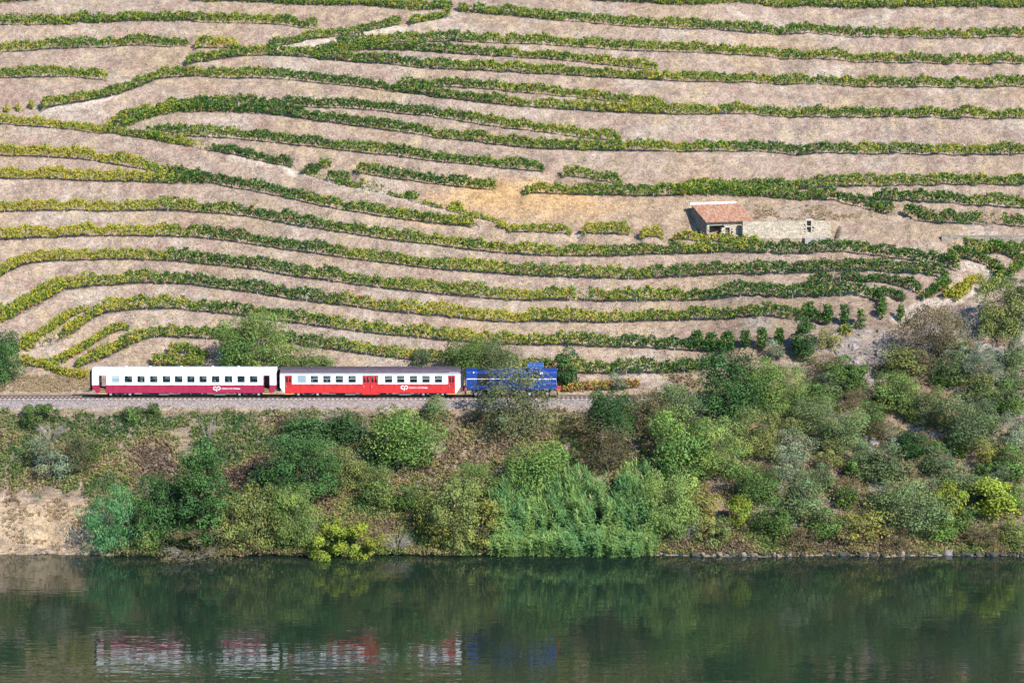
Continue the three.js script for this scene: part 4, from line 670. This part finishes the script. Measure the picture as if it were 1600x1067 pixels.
{ // the gaps between them
  const r = rng(808), kinds = ['olive', 'olive', 'broad', 'moss', 'moss', 'sage', 'light', 'brown', 'olive', 'broad'];
  for (const s of spurList) { s[3] *= 1.14; s[4] *= 1.14; s[2] += 2; }
  for (let y = 590; y < 850; y += 31) for (let x = 1215 + (y % 2) * 20; x < 1600; x += 50) {
    const px = x + 34 * (r() - 0.5), py = y + 18 * (r() - 0.5); if (py < 690 - (px - 1215) * 0.35 && px < 1400) continue;
    if ([[1345, 545, 60, 30], [1380, 684, 34, 16], [1375, 770, 34, 14], [1500, 618, 40, 16], [1520, 505, 30, 20]].some(([a, b, c, d]) => ((px - a) / c) ** 2 + ((py - b) / d) ** 2 < 1)) continue;
    if (spurList.some(s => Math.abs(px - s[1]) < s[3] * 0.36 + 8 && py < s[2] + 4 && py > s[2] - s[4] * 0.55)) continue;
    spurList.push([kinds[r() * 10 | 0], Math.round(px), Math.round(py), 30 + 24 * r(), 22 + 20 * r()]);
  }
}
const LOOK = { olive: 'olive-green', light: 'pale green', moss: 'dull mossy', sage: 'silvery', broad: 'leafy green', oak: 'dark green', sparse: 'open twiggy', gold: 'yellowing', lime: 'bright yellow-green', brown: 'dry brown' };
{
  const bands = [[0, 600, 'just below the bending vine rows'], [600, 660, 'high on the rocky spur'], [660, 725, 'in the middle of the rocky spur'], [725, 800, 'low on the rocky spur'], [800, 900, 'just above the waterline rocks']];
  for (const [a, b, where] of bands) for (const k of Object.keys(LOOK)) {
    const g = spurList.filter(s => s[0] === k && s[2] >= a && s[2] < b).sort((p, q) => p[1] - q[1]);
    g.forEach((s, i) => bush(...s, g.length > 1 ? `${LOOK[k]} shrub ${where}, ${rank[i]} from left of ${['', 'one', 'two', 'three', 'four', 'five', 'six', 'seven', 'eight', 'nine', 'ten', 'eleven', 'twelve', 'thirteen', 'fourteen', 'fifteen', 'sixteen'][g.length]}` : `only ${LOOK[k]} shrub ${where}`, 'shrubs on the rocky spur'));
  }
}
// leafless thickets
function thicket(px, py, wpx, hpx, n, label, mat = paleWood) { const p = hit(px, py, ground), m = metre(p); const g = twigGeo(wpx * m, hpx * m, n, px | 0); const t = single('dead_branches', g, mat, label, 'dead branches'); t.position.set(p.x, p.y - 0.05, p.z); }
thicket(78, 690, 66, 34, 26, 'tangle of grey bare branches under the fresh green shrub'); thicket(325, 690, 40, 50, 8, 'pale dead sapling below the crimson carriage'); thicket(620, 866, 60, 40, 30, 'grey dead branches at the water between lime bush and golden bush'); thicket(298, 884, 110, 40, 36, 'bare grey twigs dipping to the water below the tallest tree'); thicket(1072, 846, 66, 44, 34, 'fan of pale dry stems right of the reed bed'); thicket(1246, 716, 46, 40, 24, 'silver bare twigs in the middle of the rocky spur'); thicket(1475, 740, 34, 44, 16, 'bare pale twigs on the right part of the rocky spur'); thicket(950, 738, 70, 66, 20, 'thin bare stems inside the brown bush above the reeds', woodMat);
thicket(70, 856, 110, 12, 22, 'grey driftwood strewn along the water under the bare earth bank'); thicket(560, 690, 40, 40, 14, 'leaning bare stems among the dark bramble mounds');

// ------------------------------------------------------------------ reed bed
function reedGeo(seed, h) {
  const r = rng(seed), o = [];
  for (let s = 0; s < 3; s++) { const bx = 0.3 * (r() - 0.5), bz = 0.3 * (r() - 0.5), lx = 0.5 * (r() - 0.5), lz = 0.5 * r();
    for (let k = 0; k < 12; k++) { const f = 0.12 + 0.88 * k / 12, a = r() * 6.28, d = new THREE.Vector3(Math.cos(a), 0.45 + 0.9 * f - 0.9 * r(), Math.sin(a)).normalize(), n = new THREE.Vector3(-d.x * d.y, 1, -d.z * d.y).normalize(); const p = new THREE.Vector3(bx + lx * f, h * f, bz + lz * f).addScaledVector(d, 0.24); const g = 0.8 + 0.4 * r(); o.push({ p, n, s: n, up: d, l: 0.85 * (0.7 + 0.5 * r()), w: 0.105, c: lin(g, g, g) }); } }
  const g = leafGeo(o); g.deleteAttribute('color'); return g;
}
{
  const r = rng(71), lists = [[], [], []];
  const tops = [[762, 765], [790, 740], [830, 748], [880, 742], [930, 728], [980, 726], [1012, 734], [1030, 760], [1040, 800]];
  for (let i = 0; i < 2700; i++) {
    const px = 768 + 244 * r() + 22 * r() * r(), py0 = 770 + 20 * Math.abs(N2(px * 0.02, 1)), py = py0 + (880 - py0) * Math.pow(r(), 0.8) - (px > 1000 ? 10 : 0);
    const p = hit(px, Math.min(py, 874), ground); if (p.y < 0) p.y = -0.1;
    const dry = N2(px * 0.06, py * 0.05, 4), tuft = N2(px * 0.055 + py * 0.03, py * 0.045, 14); if (tuft < -0.22) continue;
    const c = lin(0.095, 0.225, 0.068).lerp(lin(0.21, 0.32, 0.075), clamp(0.4 + dry * 1.5 + (px < 860 ? 0.2 : 0) )).lerp(lin(0.42, 0.38, 0.17), r() < 0.035 ? 0.9 : 0.05);
    const hs = (py > 840 ? 0.55 : 0.85) * (1 + 0.5 * tuft) * (0.75 + 0.45 * r());
    lists[i % 3].push({ p, s: [1.1, hs, 1.1], c: tone(c, r, 0.4), e: [0.12 + 0.3 * r() * (py > 820 ? 1.6 : 0.6), r() * 6.28, 0.2 * (r() - 0.5)] });
  }
  const reeds = new THREE.Group(); reeds.name = 'reed_bed'; scene.add(reeds); reeds.userData = { label: 'dense bed of tall blue-green giant reeds at the waterline', category: 'reeds', kind: 'stuff' };
  lists.forEach((l, i) => scatter('reeds', reedGeo(500 + i, 4.4), instMat, l, reeds));
}
// ------------------------------------------------------------------ low growth on the banks, dry grass
const weed = sprig(9, 0.3, 0.2, 61, 0), dryTuft = (() => { const r = rng(5), o = []; for (let i = 0; i < 9; i++) { const a = r() * 6.28, d = new THREE.Vector3(0.55 * Math.cos(a), 1, 0.55 * Math.sin(a)).normalize(), n = new THREE.Vector3(Math.sin(a), 0.2, -Math.cos(a)).normalize(); o.push({ p: d.clone().multiplyScalar(0.2), n, s: n, up: d, l: 0.42, w: 0.06 }); } return leafGeo(o); })();
{
  const r = rng(91), list = [], dry = [];
  const cols = [lin(0.06, 0.12, 0.03), lin(0.10, 0.16, 0.04), lin(0.17, 0.20, 0.05), lin(0.27, 0.25, 0.08), lin(0.27, 0.185, 0.09), lin(0.17, 0.115, 0.075)];
  const put = (x0, x1, y0, y1, n, bias, lim) => { for (let i = 0; i < n; i++) {
    const px = x0 + (x1 - x0) * r(), py = y0 + (y1 - y0) * r(), k = fbm(px * 0.012, py * 0.02, 2, 3), k2 = fbm(px * 0.03 + 9, py * 0.05, 5, 3);
    if (k2 < lim) continue; if (px < 140 + 60 * k && py > 768 + 40 * k2) { if (k2 < 0.12 || r() > 0.5) continue; }
    if (py < 648 + 16 * N2(px * 0.03, 3) && px < 960) continue;
    const p = hit(px, py, ground); if (p.y < 0.03) { if (px < 170) continue; p.z -= 0.5; p.y = 0.25; } p.y += 0.12 + 0.25 * r();
    const v = clamp(0.5 + k * 1.4 + bias + 0.35 * (r() - 0.5), 0, 0.999); list.push({ p, s: 0.6 + 0.7 * r(), c: tone(cols[v * 6 | 0], r, 0.5) });
  } };
  put(-10, 960, 640, 800, 23000, 0.04, -0.24); put(180, 775, 858, 880, 2200, -0.05, -9); put(180, 780, 780, 870, 10000, -0.08, -0.3); put(960, 1110, 620, 860, 4500, 0.0, -0.25); put(1040, 1610, 560, 858, 12000, 0.04, -0.04); put(1020, 1610, 830, 866, 7500, 0.12, -0.4);
  for (let i = 0; i < 2600; i++) { const x = lerp(-50, 84, r()), z = realShore(x) - 0.75 + (x > 19 ? 0.75 : 0.9) * r(); list.push({ p: new THREE.Vector3(x, Math.max(0.1, ground(x, z)) + 0.1 + 0.35 * r(), z), s: 0.6 + 0.5 * r(), c: tone(cols[clamp(2.6 + 4 * fbm(x * 0.2, 4, 3, 3) + (x > 19 ? 1 : 0) + 1.5 * (r() - 0.5), 0, 5.99) | 0], r, 0.5) }); }
  const g = scatter('ground_cover', weed, instMat, list); g.userData = { label: 'mixed low brambles and weeds covering the river banks', category: 'ground cover', kind: 'stuff' };
  const grass = (x0, x1, y0, y1, n, lim = -9, dark = 0) => { for (let i = 0; i < n; i++) { const px = x0 + (x1 - x0) * r(), py = y0 + (y1 - y0) * r(); if (fbm(px * 0.02, py * 0.04, 6, 3) < lim) continue; const p = hit(px, py, ground); if (p.y < 0.1 || Math.abs(p.z) < 3.2) continue; dry.push({ p, s: [0.7 + 0.5 * r(), 0.6 + 0.8 * r(), 0.7 + 0.5 * r()], e: [0.3 * (r() - 0.5), r() * 6.28, 0.3 * (r() - 0.5)], c: tone(lin(0.50, 0.39, 0.21).lerp(lin(0.36, 0.25, 0.16), r() * 0.7 + dark), r, 0.4) }); } };
  grass(-5, 140, 588, 613, 900); grass(140, 1010, 596, 614, 700, 0); grass(0, 960, 636, 660, 900, 0.0); grass(0, 960, 645, 865, 5200, 0.0); grass(1040, 1610, 540, 858, 3800, 0.0); grass(1180, 1480, 322, 345, 900, 0, 0.1); grass(10, 150, 765, 850, 700, 0.02, 0.1); for (let i = 0; i < 9000; i++) { const px = 1600 * r(), py = 4 + 590 * r(); if (px > 1240 && py > 480) continue; if (fbm(px * 0.015, py * 0.06, 16, 3) < -0.05) continue; const p = hit(px, py, ground); if (p.z > -6.5) continue; dry.push({ p, s: [0.35 + 0.35 * r(), 0.25 + 0.4 * r(), 0.4], e: [0.5 * (r() - 0.5), r() * 6.28, 0.5 * (r() - 0.5)], c: tone(lin(0.40, 0.30, 0.19).lerp(lin(0.25, 0.17, 0.11), r()), r, 0.4) }); }
  const d = scatter('dry_grass', dryTuft, instMat, dry); d.userData = { label: 'straw-coloured dry grass tufts on banks and verges', category: 'grass', kind: 'stuff' };
  // small stones and clods on the earth banks between the rows
  const cl = []; const cg = new THREE.IcosahedronGeometry(0.1, 0).scale(1, 0.7, 0.9);
  for (let i = 0; i < 16000; i++) { const px = 1600 * r(), py = 5 + 600 * r(); if (px > 1250 && py > 500) continue; const p = hit(px, py, ground); if (p.z > -6.5) continue; const v = r(); cl.push({ p, s: 0.4 + 1.3 * r() * r(), c: v < 0.6 ? lin(0.44, 0.32, 0.245) : v < 0.85 ? lin(0.30, 0.22, 0.165) : lin(0.54, 0.43, 0.34) }); }
  const k = scatter('earth_clods', cg, new THREE.MeshStandardMaterial({ roughness: 1 }), cl); k.userData = { label: 'small clods and stones strewn over the terrace banks', category: 'stones', kind: 'stuff' };
}
// ------------------------------------------------------------------ rocks
const rockGeos = [1, 2, 3, 4].map(s => { const g = mergeVertices(new THREE.IcosahedronGeometry(1, 2).deleteAttribute('normal').deleteAttribute('uv')); const p = g.attributes.position, v = new THREE.Vector3(); for (let i = 0; i < p.count; i++) { v.fromBufferAttribute(p, i); const k = 0.8 + 0.5 * N2(v.x * 1.1 + s * 9, v.y * 1.1 + v.z, s) + 0.2 * Math.abs(N2(v.x * 3, v.z * 3 + v.y * 2, s)); v.multiplyScalar(k); v.x = Math.round(v.x * 3.5) / 3.5 * 0.5 + v.x * 0.5; v.y = clamp(v.y, -0.6, 0.62); p.setXYZ(i, v.x, v.y, v.z); } const f = g.toNonIndexed(); f.computeVertexNormals(); return f; });
const rockMats = [lin(0.05, 0.045, 0.04), lin(0.20, 0.17, 0.15), lin(0.29, 0.25, 0.22), lin(0.22, 0.17, 0.13)].map(c => new THREE.MeshStandardMaterial({ color: c, roughness: 1, bumpMap: earthBump, bumpScale: 0.06 }));
{
  const r = rng(300);
  const rock = (px, py, s, label, group, mat, up = 0) => { const p = hit(px, py, ground); if (group.includes('water')) { p.z = realShore(p.x) + 0.1 - 0.55 * r(); p.y = 0.1 + up; } const m = single('rock', rockGeos[r() * 4 | 0], mat, label, 'rock', group); m.position.copy(p); m.position.y -= s * (group.includes('water') ? 0.1 : 0.42); m.rotation.set(0.4 * (r() - 0.5), r() * 6.28, 0.4 * (r() - 0.5)); m.scale.set(s * (0.8 + 1.0 * r()), s * (0.5 + 0.8 * r()), s * (0.7 + 0.5 * r())); };
  for (let px = 1024; px < 1612; px += 5.5) { rock(px + 5 * r(), 862, 0.18 + 0.75 * r() * r() * r() + 0.12 * r() + (px > 1440 && px < 1560 ? 0.1 : 0), 'dark weathered rock in the line of stones along the waterline at right', 'rocks along the waterline', rockMats[r() < 0.85 ? 0 : px > 1440 && px < 1500 ? 1 : 3], 0.35 * r() * r()); }
  for (let px = 20; px < 140; px += 9) rock(px, 860, 0.16 + 0.2 * r(), 'brown stone at the water below the bare earth bank', 'stones at the water under the earth bank', rockMats[3]);
  const spots = [[1345, 545, 48, 26, 46], [1520, 505, 20, 14, 14], [1380, 680, 40, 20, 14], [1375, 770, 36, 14, 18], [1500, 620, 60, 22, 18], [1440, 672, 16, 16, 8], [1250, 632, 16, 10, 7], [1460, 590, 50, 18, 10], [1575, 690, 20, 16, 7], [1560, 560, 40, 20, 8]];
  const names = ['on the pale rock face under the stone edge', 'on the pale rock patch below the yellow vine rows', 'in the bare gap in the middle of the rocky spur', 'in the low stony gap above the yellowing shrub', 'on the dry upper part of the rocky spur', 'by the dark hollow of the rocky spur', 'beside the pale feathery tree', 'beneath the dry brown bushes of the upper spur', 'near the right edge halfway up the spur', 'near the right edge below the mossy bush'];
  spots.forEach(([cx, cy, sx, sy, n], k) => { for (let i = 0; i < n; i++) rock(cx + (r() + r() - 1) * sx * 1.6, cy + (r() + r() - 1) * sy * 1.6, 0.35 + 0.8 * r() * r(), 'weathered grey rock ' + names[k], 'grey rocks ' + names[k], rockMats[1 + (r() * 2 | 0)]); });
}
// ------------------------------------------------------------------ stone hut with its long wall and trough
function stonework(L, H, T, seed, sw = 0.42, sh = 0.2, holes = []) {     // coursed rubble on the front of a wall L x H, thickness T
  const r = rng(seed), o = [];
  for (let y = 0; y < H; y += sh) { let x = -r() * sw; while (x < L) { const w = sw * (0.5 + r()), a = Math.max(0, x), b = Math.min(L, x + w), top = Math.min(H, y + sh * (0.9 + 0.25 * r())); x += w; if (b - a < 0.08) continue; if (holes.some(([p, q, s, t]) => b > p && a < q && top > s && y < t)) continue; const g = box(a + 0.012, b - 0.012, y + 0.01, top - 0.012, -T, 0.02 + 0.06 * r()); const q = g.attributes.position; for (let i = 0; i < q.count; i++) if (q.getZ(i) > 0) q.setXYZ(i, q.getX(i) + 0.03 * (r() - 0.5), q.getY(i) + 0.03 * (r() - 0.5), q.getZ(i)); g.computeVertexNormals(); const v = 0.8 + 0.4 * r(), c = new Float32Array(q.count * 3); for (let i = 0; i < q.count; i++) c.set([v, v * (0.97 + 0.04 * r()), v * 0.95], i * 3); const f = g.toNonIndexed(); f.deleteAttribute('uv'); const cc = new Float32Array(f.attributes.position.count * 3); for (let i = 0; i < cc.length; i += 3) cc.set([v, v * 0.98, v * 0.94], i); f.setAttribute('color', new THREE.BufferAttribute(cc, 3)); o.push(f); } }
  return mergeGeometries(o);
}
{
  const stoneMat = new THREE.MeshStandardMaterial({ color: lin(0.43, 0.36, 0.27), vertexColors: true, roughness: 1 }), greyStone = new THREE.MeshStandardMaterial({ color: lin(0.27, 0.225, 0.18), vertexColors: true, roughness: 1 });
  const mortar = new THREE.MeshStandardMaterial({ color: lin(0.40, 0.33, 0.24), roughness: 1 }), tile = [lin(0.42, 0.205, 0.115), lin(0.33, 0.16, 0.10), lin(0.44, 0.27, 0.17)].map(c => new THREE.MeshStandardMaterial({ color: c, roughness: 0.95 })), lime = new THREE.MeshStandardMaterial({ color: lin(0.80, 0.77, 0.72), roughness: 0.95 }), wood = new THREE.MeshStandardMaterial({ color: lin(0.09, 0.07, 0.055), roughness: 0.9 }), dressed = new THREE.MeshStandardMaterial({ color: lin(0.42, 0.36, 0.28), roughness: 1 });
  const A = new THREE.Vector3(hutA.x, hutA.y, hutA.z), m = metre(A), phi = HUT.phi, WH = HUT.w, DH = HUT.d, HF = 1.95, HB = 3.95, T = 0.4;
  const t = thing('stone_hut', 'small stone hut with sloping red tiled roof among the terraces', 'hut', [A.x, A.y - 0.1, A.z], phi);
  const px = p => (p - 1105) * m / Math.cos(phi), d1 = [px(1108.5), px(1127), 0, 1.5], d2 = [px(1134), px(1141.5), 0, 1.15];
  const fw = mesh('wall', stonework(WH, HF, T, 1, 0.4, 0.19, [d1, d2]), stoneMat, t); fw.userData.label = 'sunlit front wall of rubble with two openings';
  mesh('lintel', join([box(d1[0] - 0.15, d1[1] + 0.15, 1.5, 1.68, -0.3, 0.07), box(d2[0] - 0.12, d2[1] + 0.12, 1.15, 1.3, -0.3, 0.09), box(d2[0] - 0.14, d2[0], 0, 1.15, -0.3, 0.085), box(d2[1], d2[1] + 0.14, 0, 1.15, -0.3, 0.085)]), dressed, t);
  const side = stonework(DH, HB, T, 2); { const p = side.attributes.position; for (let i = 0; i < p.count; i++) { const x = p.getX(i); p.setY(i, Math.min(p.getY(i), lerp(HB, HF, x / DH))); } side.computeVertexNormals(); }
  mesh('wall', side.clone().rotateY(-Math.PI / 2).translate(-0.02, 0, -DH), greyStone, t);
  const sideR = side.clone().scale(-1, 1, 1).rotateY(Math.PI / 2).translate(WH + 0.02, 0, -DH); { const ix = sideR.attributes.position; } mesh('wall', sideR, greyStone, t);
  mesh('wall', box(0.0, WH, 0, HB - 0.05, -DH - 0.3, -DH), mortar, t);
  mesh('floor', box(0.05, WH - 0.05, -0.3, 0.03, -DH, -0.05), mortar, t);
  const slope = Math.atan2(HB - HF, DH), rl = Math.hypot(HB - HF, DH) + 0.55;
  const roof = mesh('roof', box(-0.3, WH + 0.4, 0, 0.07, -rl, 0), wood, t); roof.position.set(0, HF - 0.1, 0.45); roof.rotation.x = slope;
  const tg = new THREE.CylinderGeometry(0.12, 0.095, 0.5, 6, 1, true, -Math.PI / 2, Math.PI).rotateX(-Math.PI / 2); const r = rng(12), tl = [[], [], []];
  for (let x = -0.25; x < WH + 0.36; x += 0.215) for (let k = 0; k * 0.4 < rl - 0.2; k++) { const g = tg.clone(); g.rotateY(0.06 * (r() - 0.5)).translate(x + 0.02 * (r() - 0.5), 0.09 + 0.025 * r(), -0.2 - k * 0.4); tl[r() * 3 | 0].push(g); }
  tl.forEach((l, i) => { const q = mesh('roof_tiles', join(l), tile[i], roof); q.userData.kind = 'stuff'; });
  mesh('ridge_coping', rbox(-0.5, WH + 0.25, 0.02, 0.34, -rl - 0.1, -rl + 0.28, 0.06), lime, roof);
  mesh('door', box(d2[0] + 0.02, d2[1] - 0.02, 0.02, 1.13, -0.36, -0.32), wood, t);
  // long wall
  const B0 = new THREE.Vector3(WALL.x0, WALL.y, WALL.z0), B1 = new THREE.Vector3(WALL.x1, WALL.y, WALL.z1), wl = Math.hypot(B1.x - B0.x, B1.z - B0.z), wt = Math.atan2(-(B1.z - B0.z), B1.x - B0.x), y0 = Math.min(B0.y, B1.y);
  const w = thing('stone_wall', 'long ruined dry-stone wall with a window opening running right from the hut', 'stone wall', [B0.x, y0 - 0.15, B0.z], wt);
  const q = p => (onPlane(p, 350, WALL.z1).x - WALL.x0), wo = [q(1261), q(1268), 1.0, 2.65];
  const sw = stonework(wl, 2.95, 0.5, 3, 0.42, 0.19, [wo]); { const p = sw.attributes.position; for (let i = 0; i < p.count; i++) { const x = p.getX(i), top = x > q(1260) && x < q(1272) ? 2.95 : 2.62 + 0.14 * N2(x * 0.8, 2) - 0.5 * sstep(wl - 1.2, wl, x); p.setY(i, Math.min(p.getY(i), top)); } }
  mesh('stonework', sw, stoneMat, w).userData.kind = 'stuff';
  mesh('window_surround', join([box(wo[0] - 0.16, wo[0], 0.9, 2.65, -0.3, 0.1), box(wo[1], wo[1] + 0.16, 0.9, 2.65, -0.3, 0.1), box(wo[0] - 0.2, wo[1] + 0.2, 2.65, 2.85, -0.3, 0.11), box(wo[0], wo[1], 1.75, 1.88, -0.3, 0.06)]), dressed, w);
  mesh('window_back', box(wo[0], wo[1], 0.95, 2.65, -1.2, -1.1), wood, w);
  mesh('core', join([box(0, wo[0] - 0.17, 0, 2.3, -1.0, -0.45), box(wo[1] + 0.17, wl - 0.9, 0, 2.3, -1.0, -0.45)]), mortar, w);
  const C = hit(1279, 381, ground), k = thing('water_trough', 'low grey concrete water tank at the foot of the long wall', 'water tank', [C.x, C.y - 0.1, C.z], 0.1);
  mesh('basin', join([box(-1.9, 1.6, 0, 0.85, 0.0, 0.18), box(-1.9, 1.6, 0, 0.85, -1.7, -1.52), box(-1.9, -1.72, 0, 0.85, -1.52, 0), box(1.42, 1.6, 0, 0.85, -1.52, 0)]), new THREE.MeshStandardMaterial({ color: lin(0.30, 0.27, 0.24), roughness: 1 }), k);
  mesh('water', box(-1.72, 1.42, 0.1, 0.55, -1.52, 0), new THREE.MeshStandardMaterial({ color: lin(0.05, 0.05, 0.035), roughness: 0.1 }), k);
  // low wall at the right edge and the stone edge above the rock face
  const lowWall = (a, b, h, label, mat, seed) => { const P = hit(...a, ground), Q = hit(...b, ground), L = Math.hypot(Q.x - P.x, Q.z - P.z), n = Math.max(1, Math.round(L / 3)), g = thing('stone_wall', label, 'stone wall', P.toArray()); for (let i = 0; i < n; i++) { const f0 = i / n, f1 = (i + 1) / n, X0 = hit(lerp(a[0], b[0], f0), lerp(a[1], b[1], f0), ground), X1 = hit(lerp(a[0], b[0], f1), lerp(a[1], b[1], f1), ground), l = Math.hypot(X1.x - X0.x, X1.z - X0.z); const s = mesh('stonework', stonework(l, h, 0.5, seed + i, 0.45, 0.2), mat, g); s.userData.kind = 'stuff'; s.position.set(X0.x - P.x, Math.min(X0.y, X1.y) - P.y - 0.4, X0.z - P.z); s.rotation.y = Math.atan2(-(X1.z - X0.z), X1.x - X0.x); } };
  lowWall([1472, 377], [1640, 377], 1.25, 'low grey retaining wall above the bending vines at the right edge', greyStone, 40);
  lowWall([1285, 541], [1402, 512], 0.75, 'pale stone edging under the lowest right-hand terrace', greyStone, 60);
}
// ------------------------------------------------------------------ stakes along the path, tall posts
[[462, 264, 22, 'tall thin stake at the top of the pale earth track'], [528, 274, 20, 'thin stake in the middle of the pale earth track'], [1000, 372, 24, 'tall post left of the tiny block of vines'], [1038, 373, 24, 'tall post right of the tiny block of vines'], [744, 338, 18, 'stake beside the pale track at the ochre earth'], [985, 369, 18, 'stake at the end of the separate block of vines'], [750, 356, 22, 'stake at the lower end of the long falling row']].forEach(([x, y, h, label]) => { const p = hit(x, y, ground), m = metre(p), g = single('stake', join([new THREE.CylinderGeometry(0.04, 0.06, h * m, 7).translate(0, h * m / 2 - 0.1, 0), new THREE.ConeGeometry(0.04, 0.06, 7).translate(0, h * m - 0.07, 0)]), paleWood, label, 'stake'); g.position.copy(p); g.rotation.z = 0.03; });
renderer.render(scene, camera);
